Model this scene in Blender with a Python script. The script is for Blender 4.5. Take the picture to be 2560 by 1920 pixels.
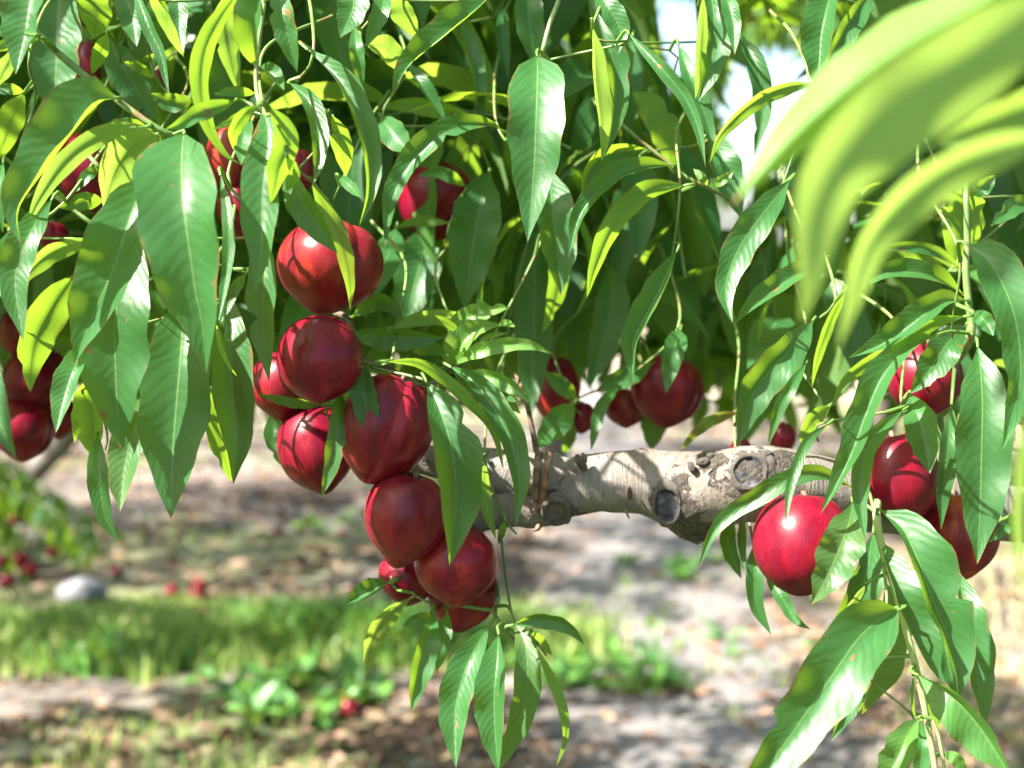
import bpy, math, random
import numpy as np
from mathutils import Vector, Matrix, Quaternion

# ------------------------------------------------------------------ camera, sky, sun, exposure
for o in list(bpy.data.objects):
    bpy.data.objects.remove(o)
SC = bpy.context.scene
COL = SC.collection
R = math.radians
rnd = random.Random(11)

CAM_POS = Vector((0, 0, 1.3))
PITCH = R(5.0)
FWD = Vector((0, math.cos(PITCH), -math.sin(PITCH)))
UPV = Vector((0, math.sin(PITCH), math.cos(PITCH)))
RGT = Vector((1, 0, 0))
cam_data = bpy.data.cameras.new('camera')
cam = bpy.data.objects.new('camera', cam_data)
COL.objects.link(cam)
cam.location = CAM_POS
cam.rotation_euler = (R(90) - PITCH, 0, 0)
cam_data.lens = 50
cam_data.sensor_width = 36
cam_data.clip_start = 0.02
cam_data.clip_end = 2000
cam_data.dof.use_dof = True
cam_data.dof.focus_distance = 0.91
cam_data.dof.aperture_fstop = 5.6
SC.camera = cam

SUN_DIR = Vector((-0.58, -0.30, 0.75)).normalized()      # towards the sun
SUN_EL = math.asin(SUN_DIR.z)
SUN_AZ = math.atan2(SUN_DIR.x, SUN_DIR.y)
world = bpy.data.worlds.new('World')
SC.world = world
world.use_nodes = True
wn = world.node_tree.nodes
wl = world.node_tree.links
sky = wn.new('ShaderNodeTexSky')
sky.sky_type = 'NISHITA'
sky.sun_disc = False
sky.sun_elevation = SUN_EL
sky.sun_rotation = SUN_AZ
sky.dust_density = 3.0
bg = wn['Background']
bg.inputs[1].default_value = 0.08
wl.new(sky.outputs[0], bg.inputs[0])

sun_data = bpy.data.lights.new('sun', 'SUN')
sun_data.energy = 5.0
sun_data.angle = R(0.53)
sun_data.color = (1.0, 0.95, 0.86)
sun = bpy.data.objects.new('sun', sun_data)
COL.objects.link(sun)
sun.rotation_euler = SUN_DIR.to_track_quat('Z', 'Y').to_euler()
sun.location = (-3, 0, 8)

SC.view_settings.view_transform = 'Standard'
SC.view_settings.look = 'None'
SC.view_settings.gamma = 1.0
SC.view_settings.use_curve_mapping = False
SC.view_settings.exposure = 2.52
SC.render.engine = 'CYCLES'
SC.cycles.max_bounces = 10
SC.cycles.diffuse_bounces = 5
SC.cycles.transmission_bounces = 6
SC.cycles.use_denoising = True

# ------------------------------------------------------------------ pixel rays (source photograph is 2560 x 1920)
def P(x, y, d):
    sx = (x - 1280) / 2560 * 0.72
    sy = (960 - y) / 2560 * 0.72
    return CAM_POS + d * (FWD + sx * RGT + sy * UPV)

def PD(x, y, d):                       # coordinates of the 2212 wide view
    return P(x / 0.8640625, y / 0.8640625, d)

def GD(x, y, z=0.0):                   # where that view ray meets the ground
    r = PD(x, y, 1.0) - CAM_POS
    t = (z - CAM_POS.z) / r.z
    return CAM_POS + r * t

def proj(p):                           # world -> 2212 wide view, depth
    v = p - CAM_POS
    d = v.dot(FWD)
    if d < 0.05:
        return None
    return (1106 + v.dot(RGT) / d / 0.72 * 2212, 829.5 - v.dot(UPV) / d / 0.72 * 2212, d)

CROP = {'A': (0, 0), 'B': (850, 0), 'C': (1700, 0), 'D': (0, 640), 'E': (850, 640), 'F': (1700, 640),
        'G': (0, 1280), 'H': (850, 1280), 'I': (1700, 1280)}
CS = 860 / 2212

def cp(crop, x, y):
    ox, oy = CROP[crop]
    return ox + x * CS, oy + y * CS

# ------------------------------------------------------------------ object helpers
def link(o):
    COL.objects.link(o)
    return o

def tag(o, label=None, cat=None, group=None, kind=None):
    if label: o['label'] = label
    if cat: o['category'] = cat
    if group: o['group'] = group
    if kind: o['kind'] = kind
    return o

def empty(name, loc=(0, 0, 0)):
    o = bpy.data.objects.new(name, None)
    o.empty_display_size = 0.05
    o.location = loc
    return link(o)

class MB:
    def __init__(s):
        s.v, s.f, s.uv = [], [], []
    def grid(s, rows, uvs=None, closed=False, flip=False):
        b = len(s.v)
        n, m = len(rows), len(rows[0])
        for i, r in enumerate(rows):
            for j, p in enumerate(r):
                s.v.append(tuple(p))
                s.uv.append(uvs[i][j] if uvs else (j / max(1, m - 1), i / max(1, n - 1)))
        mm = m if closed else m - 1
        for i in range(n - 1):
            for j in range(mm):
                k = (j + 1) % m
                q = (b + i * m + j, b + i * m + k, b + (i + 1) * m + k, b + (i + 1) * m + j)
                s.f.append(q[::-1] if flip else q)
    def cap(s, row, flip=False):
        b = len(s.v)
        for p in row:
            s.v.append(tuple(p)); s.uv.append((0.5, 0.0))
        q = tuple(range(b, b + len(row)))
        s.f.append(q[::-1] if flip else q)
    def mesh(s, name, mats, smooth=True):
        me = bpy.data.meshes.new(name)
        me.from_pydata(s.v, [], s.f)
        u = me.uv_layers.new(name='UVMap')
        li = np.zeros(len(me.loops), dtype=np.int32)
        me.loops.foreach_get('vertex_index', li)
        u.data.foreach_set('uv', np.array(s.uv, dtype=np.float32)[li].ravel())
        if smooth:
            me.polygons.foreach_set('use_smooth', np.ones(len(me.polygons), dtype=bool))
        for m in (mats if isinstance(mats, (list, tuple)) else [mats]):
            me.materials.append(m)
        me.update()
        return me
    def obj(s, name, mats, parent=None, smooth=True):
        o = bpy.data.objects.new(name, s.mesh(name, mats, smooth))
        link(o)
        if parent is not None:
            o.parent = parent
            o.matrix_parent_inverse = Matrix.Translation(-world_loc(parent))
        return o

def world_loc(o):
    # meshes below a thing carry world coordinates, so only an Empty has an offset of its own
    return Vector(o.location) if o.type == 'EMPTY' else Vector((0, 0, 0))

def spline(pts, n):
    """Catmull-Rom through pts (Vectors), n samples evenly spaced by length."""
    pts = [Vector(p) for p in pts]
    if len(pts) == 2:
        dense = [pts[0].lerp(pts[1], i / 40) for i in range(41)]
    else:
        ext = [2 * pts[0] - pts[1]] + pts + [2 * pts[-1] - pts[-2]]
        dense = []
        for i in range(1, len(ext) - 2):
            a, b, c, d = ext[i - 1:i + 3]
            for k in range(20):
                t = k / 20
                dense.append(0.5 * ((2 * b) + (c - a) * t + (2 * a - 5 * b + 4 * c - d) * t * t + (3 * b - a - 3 * c + d) * t ** 3))
        dense.append(pts[-1])
    L = [0.0]
    for a, b in zip(dense, dense[1:]):
        L.append(L[-1] + (b - a).length)
    out, j = [], 0
    for i in range(n):
        s = L[-1] * i / (n - 1)
        while j < len(L) - 2 and L[j + 1] < s:
            j += 1
        h = (s - L[j]) / max(1e-9, L[j + 1] - L[j])
        out.append(dense[j].lerp(dense[j + 1], h))
    return out

def interp(x, xs, ys):
    return float(np.interp(x, xs, ys))

def tube(mb, path, radii, seg=8, uvlen=1.0, caps=True, bump=None):
    up = Vector((0.13, 0.2, 1)).normalized()
    n = len(path)
    rows, uvs = [], []
    T0 = (path[1] - path[0]).normalized()
    N = T0.orthogonal().normalized()
    for i, p in enumerate(path):
        T = (path[min(i + 1, n - 1)] - path[max(i - 1, 0)]).normalized()
        N = (N - T * N.dot(T)).normalized()
        B = T.cross(N)
        r = radii[i] if hasattr(radii, '__len__') else radii
        row, ur = [], []
        for j in range(seg + 1):
            a = 2 * math.pi * (j % seg) / seg
            dr = N * math.cos(a) + B * math.sin(a)
            rr = r
            if bump: rr = r + bump(p + dr * r, dr, i / (n - 1))
            row.append(p + dr * rr)
            ur.append((j / seg, i / (n - 1) * uvlen))
        rows.append(row); uvs.append(ur)
    mb.grid(rows, uvs)
    if caps:
        mb.cap(rows[0][:-1], flip=True)
        mb.cap(rows[-1][:-1])

# ------------------------------------------------------------------ materials
class NT:
    def __init__(s, name):
        s.m = bpy.data.materials.new(name)
        s.m.use_nodes = True
        s.t = s.m.node_tree
        s.n = s.t.nodes
        s.l = s.t.links
        s.out = s.n['Material Output']
        s.p = s.n['Principled BSDF']
    def new(s, t, **k):
        x = s.n.new(t)
        for a, b in k.items(): setattr(x, a, b)
        return x
    def set(s, sock, v):
        if isinstance(v, bpy.types.NodeSocket): s.l.new(v, sock)
        elif v is not None:
            if isinstance(v, tuple) and len(v) == 3 and sock.type == 'RGBA': v = (*v, 1)
            sock.default_value = v
    def math(s, op, a, b=None, c=None, clamp=False):
        x = s.new('ShaderNodeMath', operation=op, use_clamp=clamp)
        for i, v in enumerate((a, b, c)): s.set(x.inputs[i], v)
        return x.outputs[0]
    def mix(s, f, a, b, mode='MIX'):
        x = s.new('ShaderNodeMix', data_type='RGBA', blend_type=mode)
        s.set(x.inputs[0], f); s.set(x.inputs[6], a); s.set(x.inputs[7], b)
        return x.outputs[2]
    def step(s, v, lo, hi, a=0.0, b=1.0):
        x = s.new('ShaderNodeMapRange', interpolation_type='SMOOTHSTEP')
        s.set(x.inputs[0], v); s.set(x.inputs[1], lo); s.set(x.inputs[2], hi); s.set(x.inputs[3], a); s.set(x.inputs[4], b)
        return x.outputs[0]
    def noise(s, vec, scale, detail=2, rough=0.5, dist=0.0):
        x = s.new('ShaderNodeTexNoise')
        s.set(x.inputs['Vector'], vec); x.inputs['Scale'].default_value = scale
        x.inputs['Detail'].default_value = detail; x.inputs['Roughness'].default_value = rough
        x.inputs['Distortion'].default_value = dist
        return x.outputs[0]
    def mapping(s, vec, scale, loc=(0, 0, 0)):
        x = s.new('ShaderNodeMapping')
        s.set(x.inputs[0], vec); x.inputs[3].default_value = scale; x.inputs[1].default_value = loc
        return x.outputs[0]
    def bump(s, h, strength, dist=0.001, normal=None):
        x = s.new('ShaderNodeBump')
        x.inputs['Strength'].default_value = strength
        x.inputs['Distance'].default_value = dist
        s.set(x.inputs['Height'], h)
        if normal is not None: s.set(x.inputs['Normal'], normal)
        return x.outputs[0]

def leaf_material(name, front=(0.019, 0.090, 0.028), back=(0.08, 0.175, 0.052), trans=(0.40, 0.62, 0.03), tfac=0.36, rough=0.43, detail=True):
    t = NT(name)
    uv = t.new('ShaderNodeUVMap').outputs[0]
    sep = t.new('ShaderNodeSeparateXYZ'); t.l.new(uv, sep.inputs[0])
    s = t.math('ABSOLUTE', t.math('MULTIPLY_ADD', sep.outputs[0], 2.0, -1.0))
    v = sep.outputs[1]
    geo = t.new('ShaderNodeNewGeometry')
    tc = t.new('ShaderNodeTexCoord')
    oi = t.new('ShaderNodeObjectInfo')
    osep = t.new('ShaderNodeSeparateColor'); t.l.new(oi.outputs['Color'], osep.inputs[0])
    young, bright, brown = osep.outputs[0], osep.outputs[1], osep.outputs[2]
    rid = geo.outputs['Random Per Island']
    big = t.noise(tc.outputs['Object'], 28, 3)
    base_f = t.mix(t.step(big, 0.3, 0.7), tuple(c * 0.82 for c in front), tuple(c * 1.2 for c in front))
    base_f = t.mix(t.math('MULTIPLY', rid, 0.5), base_f, (front[0] * 1.8, front[1] * 1.25, front[2] * 0.8))
    base_f = t.mix(young, base_f, (0.15, 0.29, 0.05))
    base_b = t.mix(t.math('MULTIPLY', rid, 0.4), back, (0.16, 0.24, 0.06))
    base_b = t.mix(young, base_b, (0.20, 0.33, 0.085))
    col = t.mix(geo.outputs['Backfacing'], base_f, base_b)
    nrm = None
    mid = t.step(s, 0.008, 0.040, 1.0, 0.0)
    if detail:
        wob = t.noise(tc.outputs['Object'], 75, 3)
        q = t.math('MULTIPLY_ADD', v, 15.0, t.math('MULTIPLY', t.math('POWER', s, 1.35), -2.1))
        q = t.math('ADD', q, t.math('MULTIPLY', wob, 1.6))
        fr = t.math('ABSOLUTE', t.math('MULTIPLY_ADD', t.math('FRACT', q), 2.0, -1.0))
        vein = t.math('MULTIPLY', t.step(fr, 0.90, 0.99), t.step(s, 0.75, 0.98, 1.0, 0.0))
        net = t.noise(tc.outputs['Object'], 420, 2, 0.6)
        col = t.mix(t.math('MULTIPLY', vein, 0.13), col, (0.17, 0.30, 0.09))
        h = t.math('ADD', t.math('MULTIPLY', t.math('COSINE', t.math('MULTIPLY', fr, 3.1416)), 0.5), t.math('MULTIPLY', net, 0.35))
        nrm = t.bump(h, 0.13, 0.0008)
    col = t.mix(t.math('MULTIPLY', mid, 0.55), col, (0.20, 0.32, 0.08))
    # worn brown flecks and margins
    fl = t.noise(tc.outputs['Object'], 75, 3, 0.6)
    spot = t.math('MULTIPLY', t.step(fl, 0.69, 0.73), 0.85)
    edge = t.math('MULTIPLY', t.step(t.math('ADD', s, t.math('MULTIPLY', fl, 0.6)), 1.18, 1.32), t.step(big, 0.42, 0.6))
    tip = t.step(t.math('ADD', v, t.math('MULTIPLY', fl, 0.1)), 1.02, 1.05)
    dmg = t.math('MAXIMUM', t.math('MAXIMUM', spot, t.math('MULTIPLY', edge, 0.6)), tip)
    dmg = t.math('MAXIMUM', dmg, t.math('MULTIPLY', brown, t.step(big, 0.35, 0.6)))
    col = t.mix(dmg, col, (0.20, 0.10, 0.035))
    col = t.mix(1.0, col, t.math('MULTIPLY_ADD', bright, 1.0, 0.0), 'MULTIPLY')
    t.set(t.p.inputs['Base Color'], col)
    t.set(t.p.inputs['Roughness'], t.mix(geo.outputs['Backfacing'], (rough,) * 3, (0.62,) * 3))
    t.p.inputs['Specular IOR Level'].default_value = 0.38
    if nrm is not None: t.set(t.p.inputs['Normal'], nrm)
    tr = t.new('ShaderNodeBsdfTranslucent')
    tcol = t.mix(t.math('MULTIPLY', rid, 0.6), trans, (trans[0] * 0.62, trans[1] * 0.78, trans[2]))
    if detail:
        tcol = t.mix(t.math('MULTIPLY', vein, 0.3), tcol, (0.52, 0.66, 0.10))
    tcol = t.mix(t.math('MULTIPLY', young, 0.9), tcol, (0.50, 0.70, 0.15))
    tcol = t.mix(t.math('MULTIPLY', mid, 0.6), tcol, (0.20, 0.30, 0.04))
    tcol = t.mix(dmg, tcol, (0.22, 0.09, 0.02))
    t.set(tr.inputs[0], tcol)
    ms = t.new('ShaderNodeMixShader')
    ms.inputs[0].default_value = tfac
    t.l.new(t.p.outputs[0], ms.inputs[1]); t.l.new(tr.outputs[0], ms.inputs[2])
    t.l.new(ms.outputs[0], t.out.inputs[0])
    return t.m

M_LEAF = leaf_material('nectarine_leaf')
M_LEAF_FAR = leaf_material('distant_leaf', detail=False)

def fruit_material():
    t = NT('nectarine_skin')
    tc = t.new('ShaderNodeTexCoord')
    ob = tc.outputs['Object']
    oi = t.new('ShaderNodeObjectInfo')
    osep = t.new('ShaderNodeSeparateColor'); t.l.new(oi.outputs['Color'], osep.inputs[0])
    off = t.new('ShaderNodeVectorMath', operation='ADD')
    t.l.new(ob, off.inputs[0])
    comb = t.new('ShaderNodeCombineXYZ')
    for i in range(3): t.l.new(t.math('MULTIPLY', oi.outputs['Random'], 3.0 + i), comb.inputs[i])
    t.l.new(comb.outputs[0], off.inputs[1])
    vec = off.outputs[0]
    streak = t.noise(t.mapping(vec, (1, 1, 0.25)), 90, 4, 0.6, 0.4)
    blot = t.noise(vec, 22, 3, 0.55)
    red = t.mix(t.step(streak, 0.3, 0.72), (0.088, 0.0009, 0.010), (0.175, 0.0015, 0.0145))
    red = t.mix(t.step(blot, 0.5, 0.75, 0, 0.75), red, (0.055, 0.0008, 0.012))
    # yellow ground colour showing through, most on the fruits that carry it (object colour red channel)
    yel = t.math('MULTIPLY', t.step(t.math('ADD', t.math('MULTIPLY', streak, 0.5), t.math('MULTIPLY', blot, 0.6)), 0.52, 0.72), osep.outputs[0])
    col = t.mix(yel, red, (0.36, 0.05, 0.010))
    blush = t.noise(vec, 13, 2, 0.5)
    col = t.mix(t.math('MULTIPLY', t.step(blush, 0.48, 0.66), t.step(osep.outputs[0], 0.1, 0.9, 0.0, 0.6)), col, t.mix(t.step(streak, 0.35, 0.65), (0.30, 0.035, 0.008), (0.40, 0.11, 0.018)))
    vo = t.new('ShaderNodeTexVoronoi'); t.l.new(vec, vo.inputs[0]); vo.inputs['Scale'].default_value = 620
    dots = t.step(vo.outputs['Distance'], 0.10, 0.24, 0.14, 0.0)
    col = t.mix(dots, col, (0.45, 0.10, 0.07))
    # waxy bloom
    bl = t.noise(vec, 38, 3, 0.6)
    col = t.mix(t.step(bl, 0.4, 0.75, 0.0, 0.02), col, (0.40, 0.20, 0.28))
    t.set(t.p.inputs['Base Color'], col)
    t.set(t.p.inputs['Roughness'], t.step(bl, 0.3, 0.7, 0.27, 0.38))
    t.p.inputs['Specular IOR Level'].default_value = 0.26
    t.p.inputs['Coat Weight'].default_value = 0.0
    t.p.inputs['Coat Roughness'].default_value = 0.25
    t.p.inputs['Subsurface Weight'].default_value = 0.0
    t.p.inputs['Subsurface Radius'].default_value = (0.012, 0.002, 0.001)
    t.p.inputs['Subsurface Scale'].default_value = 0.6
    t.set(t.p.inputs['Normal'], t.bump(t.math('ADD', t.noise(vec, 110, 3), t.math('MULTIPLY', dots, 0.3)), 0.12, 0.002))
    return t.m

M_FRUIT = fruit_material()

def bark_material(name, pale=(0.155, 0.138, 0.124), dark=(0.03, 0.024, 0.020), scale=1.0):
    t = NT(name)
    tc = t.new('ShaderNodeTexCoord')
    ob = tc.outputs['Object']
    uv = t.new('ShaderNodeUVMap').outputs[0]
    ring = t.noise(t.mapping(uv, (2.2, 46, 1)), 1.6, 5, 0.65, 0.6)
    fine = t.noise(ob, 260 * scale, 4, 0.6)
    patch = t.noise(ob, 26 * scale, 4, 0.62, 0.3)
    grain = t.noise(t.mapping(uv, (7, 190, 1)), 1.0, 4, 0.65)
    col = t.mix(t.step(ring, 0.34, 0.62), (0.13, 0.112, 0.10), pale)
    col = t.mix(t.step(patch, 0.42, 0.62, 0, 0.6), col, (0.115, 0.08, 0.058))
    col = t.mix(t.step(grain, 0.55, 0.75, 0, 0.5), col, (0.18, 0.14, 0.115))
    lent = t.noise(t.mapping(uv, (9, 85, 1)), 1.0, 2, 0.5, 0.2)
    lm = t.step(lent, 0.66, 0.72)
    col = t.mix(lm, col, (0.12, 0.085, 0.062))
    crack = t.noise(ob, 95 * scale, 5, 0.7, 0.8)
    cm = t.math('MULTIPLY', t.step(crack, 0.55, 0.61), t.step(patch, 0.56, 0.64))
    col = t.mix(cm, col, dark)
    col = t.mix(t.step(fine, 0.5, 0.75, 0, 0.3), col, (0.24, 0.22, 0.20))
    at = t.new('ShaderNodeAttribute', attribute_name='crust')
    cn = t.noise(ob, 150, 5, 0.7, 0.5)
    cr2 = t.step(t.math('ADD', at.outputs['Fac'], t.math('MULTIPLY_ADD', cn, 1.5, -0.9)), 0.42, 0.62)
    col = t.mix(cr2, col, t.mix(t.step(cn, 0.35, 0.65), (0.014, 0.011, 0.009), (0.085, 0.066, 0.050)))
    t.set(t.p.inputs['Base Color'], col)
    t.p.inputs['Roughness'].default_value = 0.72
    h = t.math('SUBTRACT', t.math('ADD', t.math('MULTIPLY', ring, 0.5), t.math('MULTIPLY', fine, 0.25)), t.math('MULTIPLY', cm, 0.9))
    h = t.math('ADD', h, t.math('MULTIPLY', lm, -0.3))
    h = t.math('ADD', h, t.math('MULTIPLY', cr2, t.math('MULTIPLY_ADD', cn, 2.0, -0.6)))
    t.set(t.p.inputs['Normal'], t.bump(h, 0.9, 0.004))
    return t.m

M_BARK = bark_material('limb_bark')
M_BARK_DARK = bark_material('rough_dark_bark', (0.042, 0.033, 0.028), (0.012, 0.010, 0.008), 1.4)

def simple(name, cols, scale=60, rough=0.6, bump=0.2, dist=0.001, stretch=(1, 1, 1), spec=0.4):
    t = NT(name)
    tc = t.new('ShaderNodeTexCoord')
    n = t.noise(t.mapping(tc.outputs['Object'], stretch), scale, 4, 0.6)
    col = cols[0]
    for i, c in enumerate(cols[1:]):
        lo = 0.38 + 0.12 * i
        col = t.mix(t.step(n, lo, lo + 0.14), col, c)
    t.set(t.p.inputs['Base Color'], col)
    t.p.inputs['Roughness'].default_value = rough
    t.p.inputs['Specular IOR Level'].default_value = spec
    if bump: t.set(t.p.inputs['Normal'], t.bump(n, bump, dist))
    return t.m

M_GREENWOOD = simple('green_shoot', [(0.08, 0.15, 0.035), (0.12, 0.19, 0.055), (0.16, 0.11, 0.05)], 70, 0.45)
M_PALEWOOD = simple('pale_shoot', [(0.17, 0.25, 0.09), (0.25, 0.31, 0.14), (0.24, 0.25, 0.11)], 70, 0.45)
M_TWIG = simple('brown_twig', [(0.05, 0.032, 0.022), (0.12, 0.075, 0.05), (0.20, 0.14, 0.09)], 120, 0.75, 0.5)
M_REDTWIG = simple('red_brown_twig', [(0.10, 0.045, 0.028), (0.19, 0.095, 0.06), (0.26, 0.16, 0.10)], 120, 0.7, 0.5)
M_KNOT = simple('weathered_cut_wood', [(0.012, 0.012, 0.016), (0.026, 0.026, 0.034), (0.055, 0.055, 0.065)], 170, 0.7, 0.9, 0.002)

# ------------------------------------------------------------------ leaves
PROF = {
    'n': ([0, .03, .08, .16, .28, .42, .58, .72, .84, .93, 1], [.03, .16, .42, .70, .93, 1, .93, .73, .45, .19, .0]),
    'w': ([0, .025, .06, .13, .26, .40, .56, .72, .85, .94, 1], [.10, .46, .74, .93, 1, .98, .84, .60, .33, .13, .0]),
    's': ([0, .05, .12, .25, .40, .55, .70, .82, .92, 1], [.03, .25, .55, .90, 1, .92, .74, .50, .24, .0]),
}
TREE = None
LEAVES = []            # (object, world base point, shoot)

def traced_leaf(crop, d, side, wL, wR, pts, **k):
    """One leaf along its midrib. pts run base to tip in a view crop; wL / wR are the seen widths of its two half blades."""
    u = CS
    src = [cp(crop, *p) for p in pts]
    n = k.get('n', 20)
    s2 = spline([Vector((x, y, 0)) for x, y in src], n)
    db = k.get('db', 2.2 if side == 'u' else -1.6) * 0.01
    dt = k.get('dt', rnd.uniform(-2.6, 0.6) if side == 'u' else rnd.uniform(2.0, 4.5)) * 0.01
    d = d * 0.01
    W = max(abs(wL), abs(wR)) * k.get('W', 1.1 if side == 'u' else 1.25)
    W = max(W, 26)
    xs, ys = PROF[k.get('pr', 'n')]
    sg = -1.0 if side == 'u' else 1.0
    sgl = sgr = sg * k.get('cv', 1)
    if side == 'b':
        # seen from below: the blade leans so that its upper face looks up and to the sunny left
        ex, ey = s2[-1].x - s2[0].x, s2[-1].y - s2[0].y
        if ey * -0.65 + ex * 0.75 > 0: sgl, sgr = 1.0, -1.0
        else: sgl, sgr = -1.0, 1.0
    ph = rnd.uniform(0, 6.28); ph2 = rnd.uniform(0, 6.28)
    wv = k.get('wv', 0.13); kw = rnd.uniform(2.2, 3.6)
    bites = k.get('bite', ())
    if not bites and wL > 40 and wR > 40 and rnd.random() < 0.16:
        bites = ((rnd.uniform(0.3, 0.85), rnd.choice((-1, 1)), rnd.uniform(0.02, 0.05), rnd.uniform(0.25, 0.7)),)
    S = (-1, -0.72, -0.38, -0.1, 0, 0.1, 0.38, 0.72, 1)
    rows, uvs = [], []
    for i in range(n):
        t = i / (n - 1)
        p = s2[i]
        a, b = s2[max(i - 1, 0)], s2[min(i + 1, n - 1)]
        dx, dy = b.x - a.x, b.y - a.y
        L = math.hypot(dx, dy) or 1
        nx, ny = dy / L, -dx / L
        dep = d + db * max(0, 1 - t / 0.4) ** 2 + dt * t * t
        c = P(p.x, p.y, dep)
        px = dep * 0.72 / 2560 * u
        w = interp(t, xs, ys)
        row, ur = [], []
        for s in S:
            side_w = wL if s < 0 else wR
            ww = w
            for (bt, bs, bw, bd) in bites:
                if bs * s > 0:
                    ww *= 1 - bd * math.exp(-((t - bt) / bw) ** 2)
            lat = side_w * abs(s) * (1 if s > 0 else -1)
            fold = math.sqrt(max(0, W * W - side_w * side_w)) * abs(s)
            q = abs(s) - 0.55 * s * s
            dz = (sgl if s < 0 else sgr) * fold * (q / 0.45 * 0.75 + 0.25 * abs(s)) + 0.0
            dz += -sg * 0.10 * W * s * s
            dz += wv * W * math.sin(6.283 * kw * t + (ph if s > 0 else ph2)) * abs(s) ** 1.5
            wob = 1 + 0.05 * math.sin(6.283 * (kw + 1.3) * t + (ph2 if s > 0 else ph)) * abs(s)
            v = c + (RGT * (nx * lat * wob) + UPV * (-ny * lat * wob)) * (px * ww) + FWD * (dz * px * ww)
            row.append(v); ur.append((0.5 + 0.5 * s, t))
        rows.append(row); uvs.append(ur)
    # which way do the faces look?
    acc = Vector((0, 0, 0))
    for i in range(n - 1):
        for j in range(len(S) - 1):
            acc += (rows[i][j + 1] - rows[i][j]).cross(rows[i + 1][j] - rows[i][j])
    tow = acc.dot(FWD) < 0
    flip = (tow != (side == 'u'))
    mb = MB()
    mb.grid(rows, uvs, flip=flip)
    col = k.get('c', (0, 1, 0))
    rec = dict(mb=mb, base=rows[0][4].copy(), dir=(rows[0][4] - rows[1][4]).normalized(), col=col, r=max(0.0007, 0.0011 * k.get('pt', 1)), label=k.get('label'))
    LEAVES.append(rec)
    return rec

L = traced_leaf
YG = (0.45, 1, 0)
# ---- upper left
L('A', 84, 'u', 175, 120, [(215,-170),(195,0),(160,220),(100,480)], pr='w')
L('A', 99, 'u', 195, 185, [(385,-120),(370,150),(362,400),(345,780)], pr='n')
L('A', 84, 'b', 40, 28, [(250,250),(140,265),(20,300),(-90,350)])
L('A', 84, 'b', 34, 30, [(220,222),(120,205),(0,205),(-110,240)])
L('A', 82, 'u', 235, 62, [(735,632),(640,655),(470,835),(300,1070),(140,1290),(110,1420),(137,1570)], pr='w')
L('A', 86, 'b', 62, 55, [(940,812),(760,830),(560,930),(390,1080),(250,1290),(165,1480)], c=YG)
L('A', 87, 'u', 105, 110, [(330,1290),(230,1430),(130,1640),(98,1840),(152,2195)])
L('A', 88, 'b', 95, 125, [(1000,865),(850,950),(740,1110),(665,1345)], c=YG, pr='w')
L('A', 80, 'u', 290, 240, [(1180,868),(1172,980),(1170,1150),(1190,1400),(1225,1650),(1260,1900),(1300,2080),(1326,2400)], pr='w', db=4.5, dt=1.0)
L('A', 84, 'u', 225, 180, [(960,1130),(860,1330),(740,1700),(640,1930),(545,2150),(480,2340)], dt=1)
L('D', 87, 'u', 225, 245, [(890,-120),(780,180),(740,420),(742,700),(752,950),(772,1240)], pr='n')
L('D', 90, 'u', 225, 235, [(1185,260),(1172,480),(1155,720),(1130,1000),(1108,1300),(1100,1690)])
L('D', 92, 'u', 110, 155, [(1480,260),(1480,560),(1492,850),(1525,1180),(1500,1470)])
L('D', 95, 'b', 65, 60, [(1330,820),(1370,1000),(1420,1220),(1490,1465)])
L('D', 86, 'b', 12, 12, [(1392,440),(1420,580),(1470,700),(1528,778)], n=10)
L('D', 90, 'u', 120, 105, [(930,900),(880,1050),(830,1220),(790,1420),(772,1645)], wv=0.16, c=(0.1,1,0.1))
L('D', 95, 'u', 75, 70, [(630,1150),(635,1350),(660,1600),(700,1730),(768,1840)])
L('D', 95, 'b', 105, 45, [(560,790),(585,950),(598,1120),(602,1312)])
L('D', 96, 'b', 28, 25, [(530,880),(500,1000),(480,1205)])
L('D', 86, 'u', 95, 75, [(560,560),(490,690),(425,860),(358,1138)], db=3)
L('D', 90, 'b', 95, 105, [(480,120),(345,320),(235,540),(196,740),(195,882)])
L('A', 89, 'b', 38, 62, [(610,1540),(450,1578),(310,1640),(190,1750),(95,1880)], c=(0.25,1,0))
L('A', 93, 'u', 48, 38, [(860,-90),(960,180),(1035,350),(1090,618)])
L('A', 91, 'b', 42, 34, [(950,-80),(1060,120),(1130,265),(1187,378)], c=(0.3,1,0))
L('A', 95, 'u', 60, 62, [(1140,-120),(1150,80),(1155,220),(1182,350)])
L('A', 84, 'b', 62, 48, [(1560,-80),(1430,90),(1325,290),(1290,470),(1300,650),(1360,850),(1450,990),(1560,1065)], pr='s', n=26)
L('A', 92, 'b', 62, 72, [(1470,-60),(1445,180),(1490,420),(1537,605)], c=(0.2,1,0))
L('A', 83, 'u', 55, 135, [(1645,430),(1632,260),(1650,60),(1690,-260)])
L('A', 82, 'u', 85, 75, [(1790,-120),(1825,130),(1875,320),(1912,468)])
L('A', 85, 'u', 25, 62, [(1668,435),(1740,465),(1828,582)], db=1)
L('A', 90, 'u', 45, 75, [(1865,535),(1985,650),(2048,850),(2045,1040),(2012,1195)])
L('B', 86, 'u', 25, 110, [(-206,320),(0,520),(115,760),(180,1000),(185,1250),(122,1458)])
L('A', 83, 'u', 140, 118, [(1695,700),(1725,850),(1710,1050),(1688,1250),(1678,1640),(1638,1890)])
L('A', 80, 'b', 85, 60, [(1735,690),(1830,800),(1852,930),(1795,1080),(1770,1190),(1740,1312)], wv=0.2)
L('A', 82, 'b', 42, 45, [(1850,1010),(1882,1120),(1840,1235)])
L('A', 81, 'b', 32, 40, [(1660,680),(1570,740),(1500,860),(1512,985)])
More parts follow.
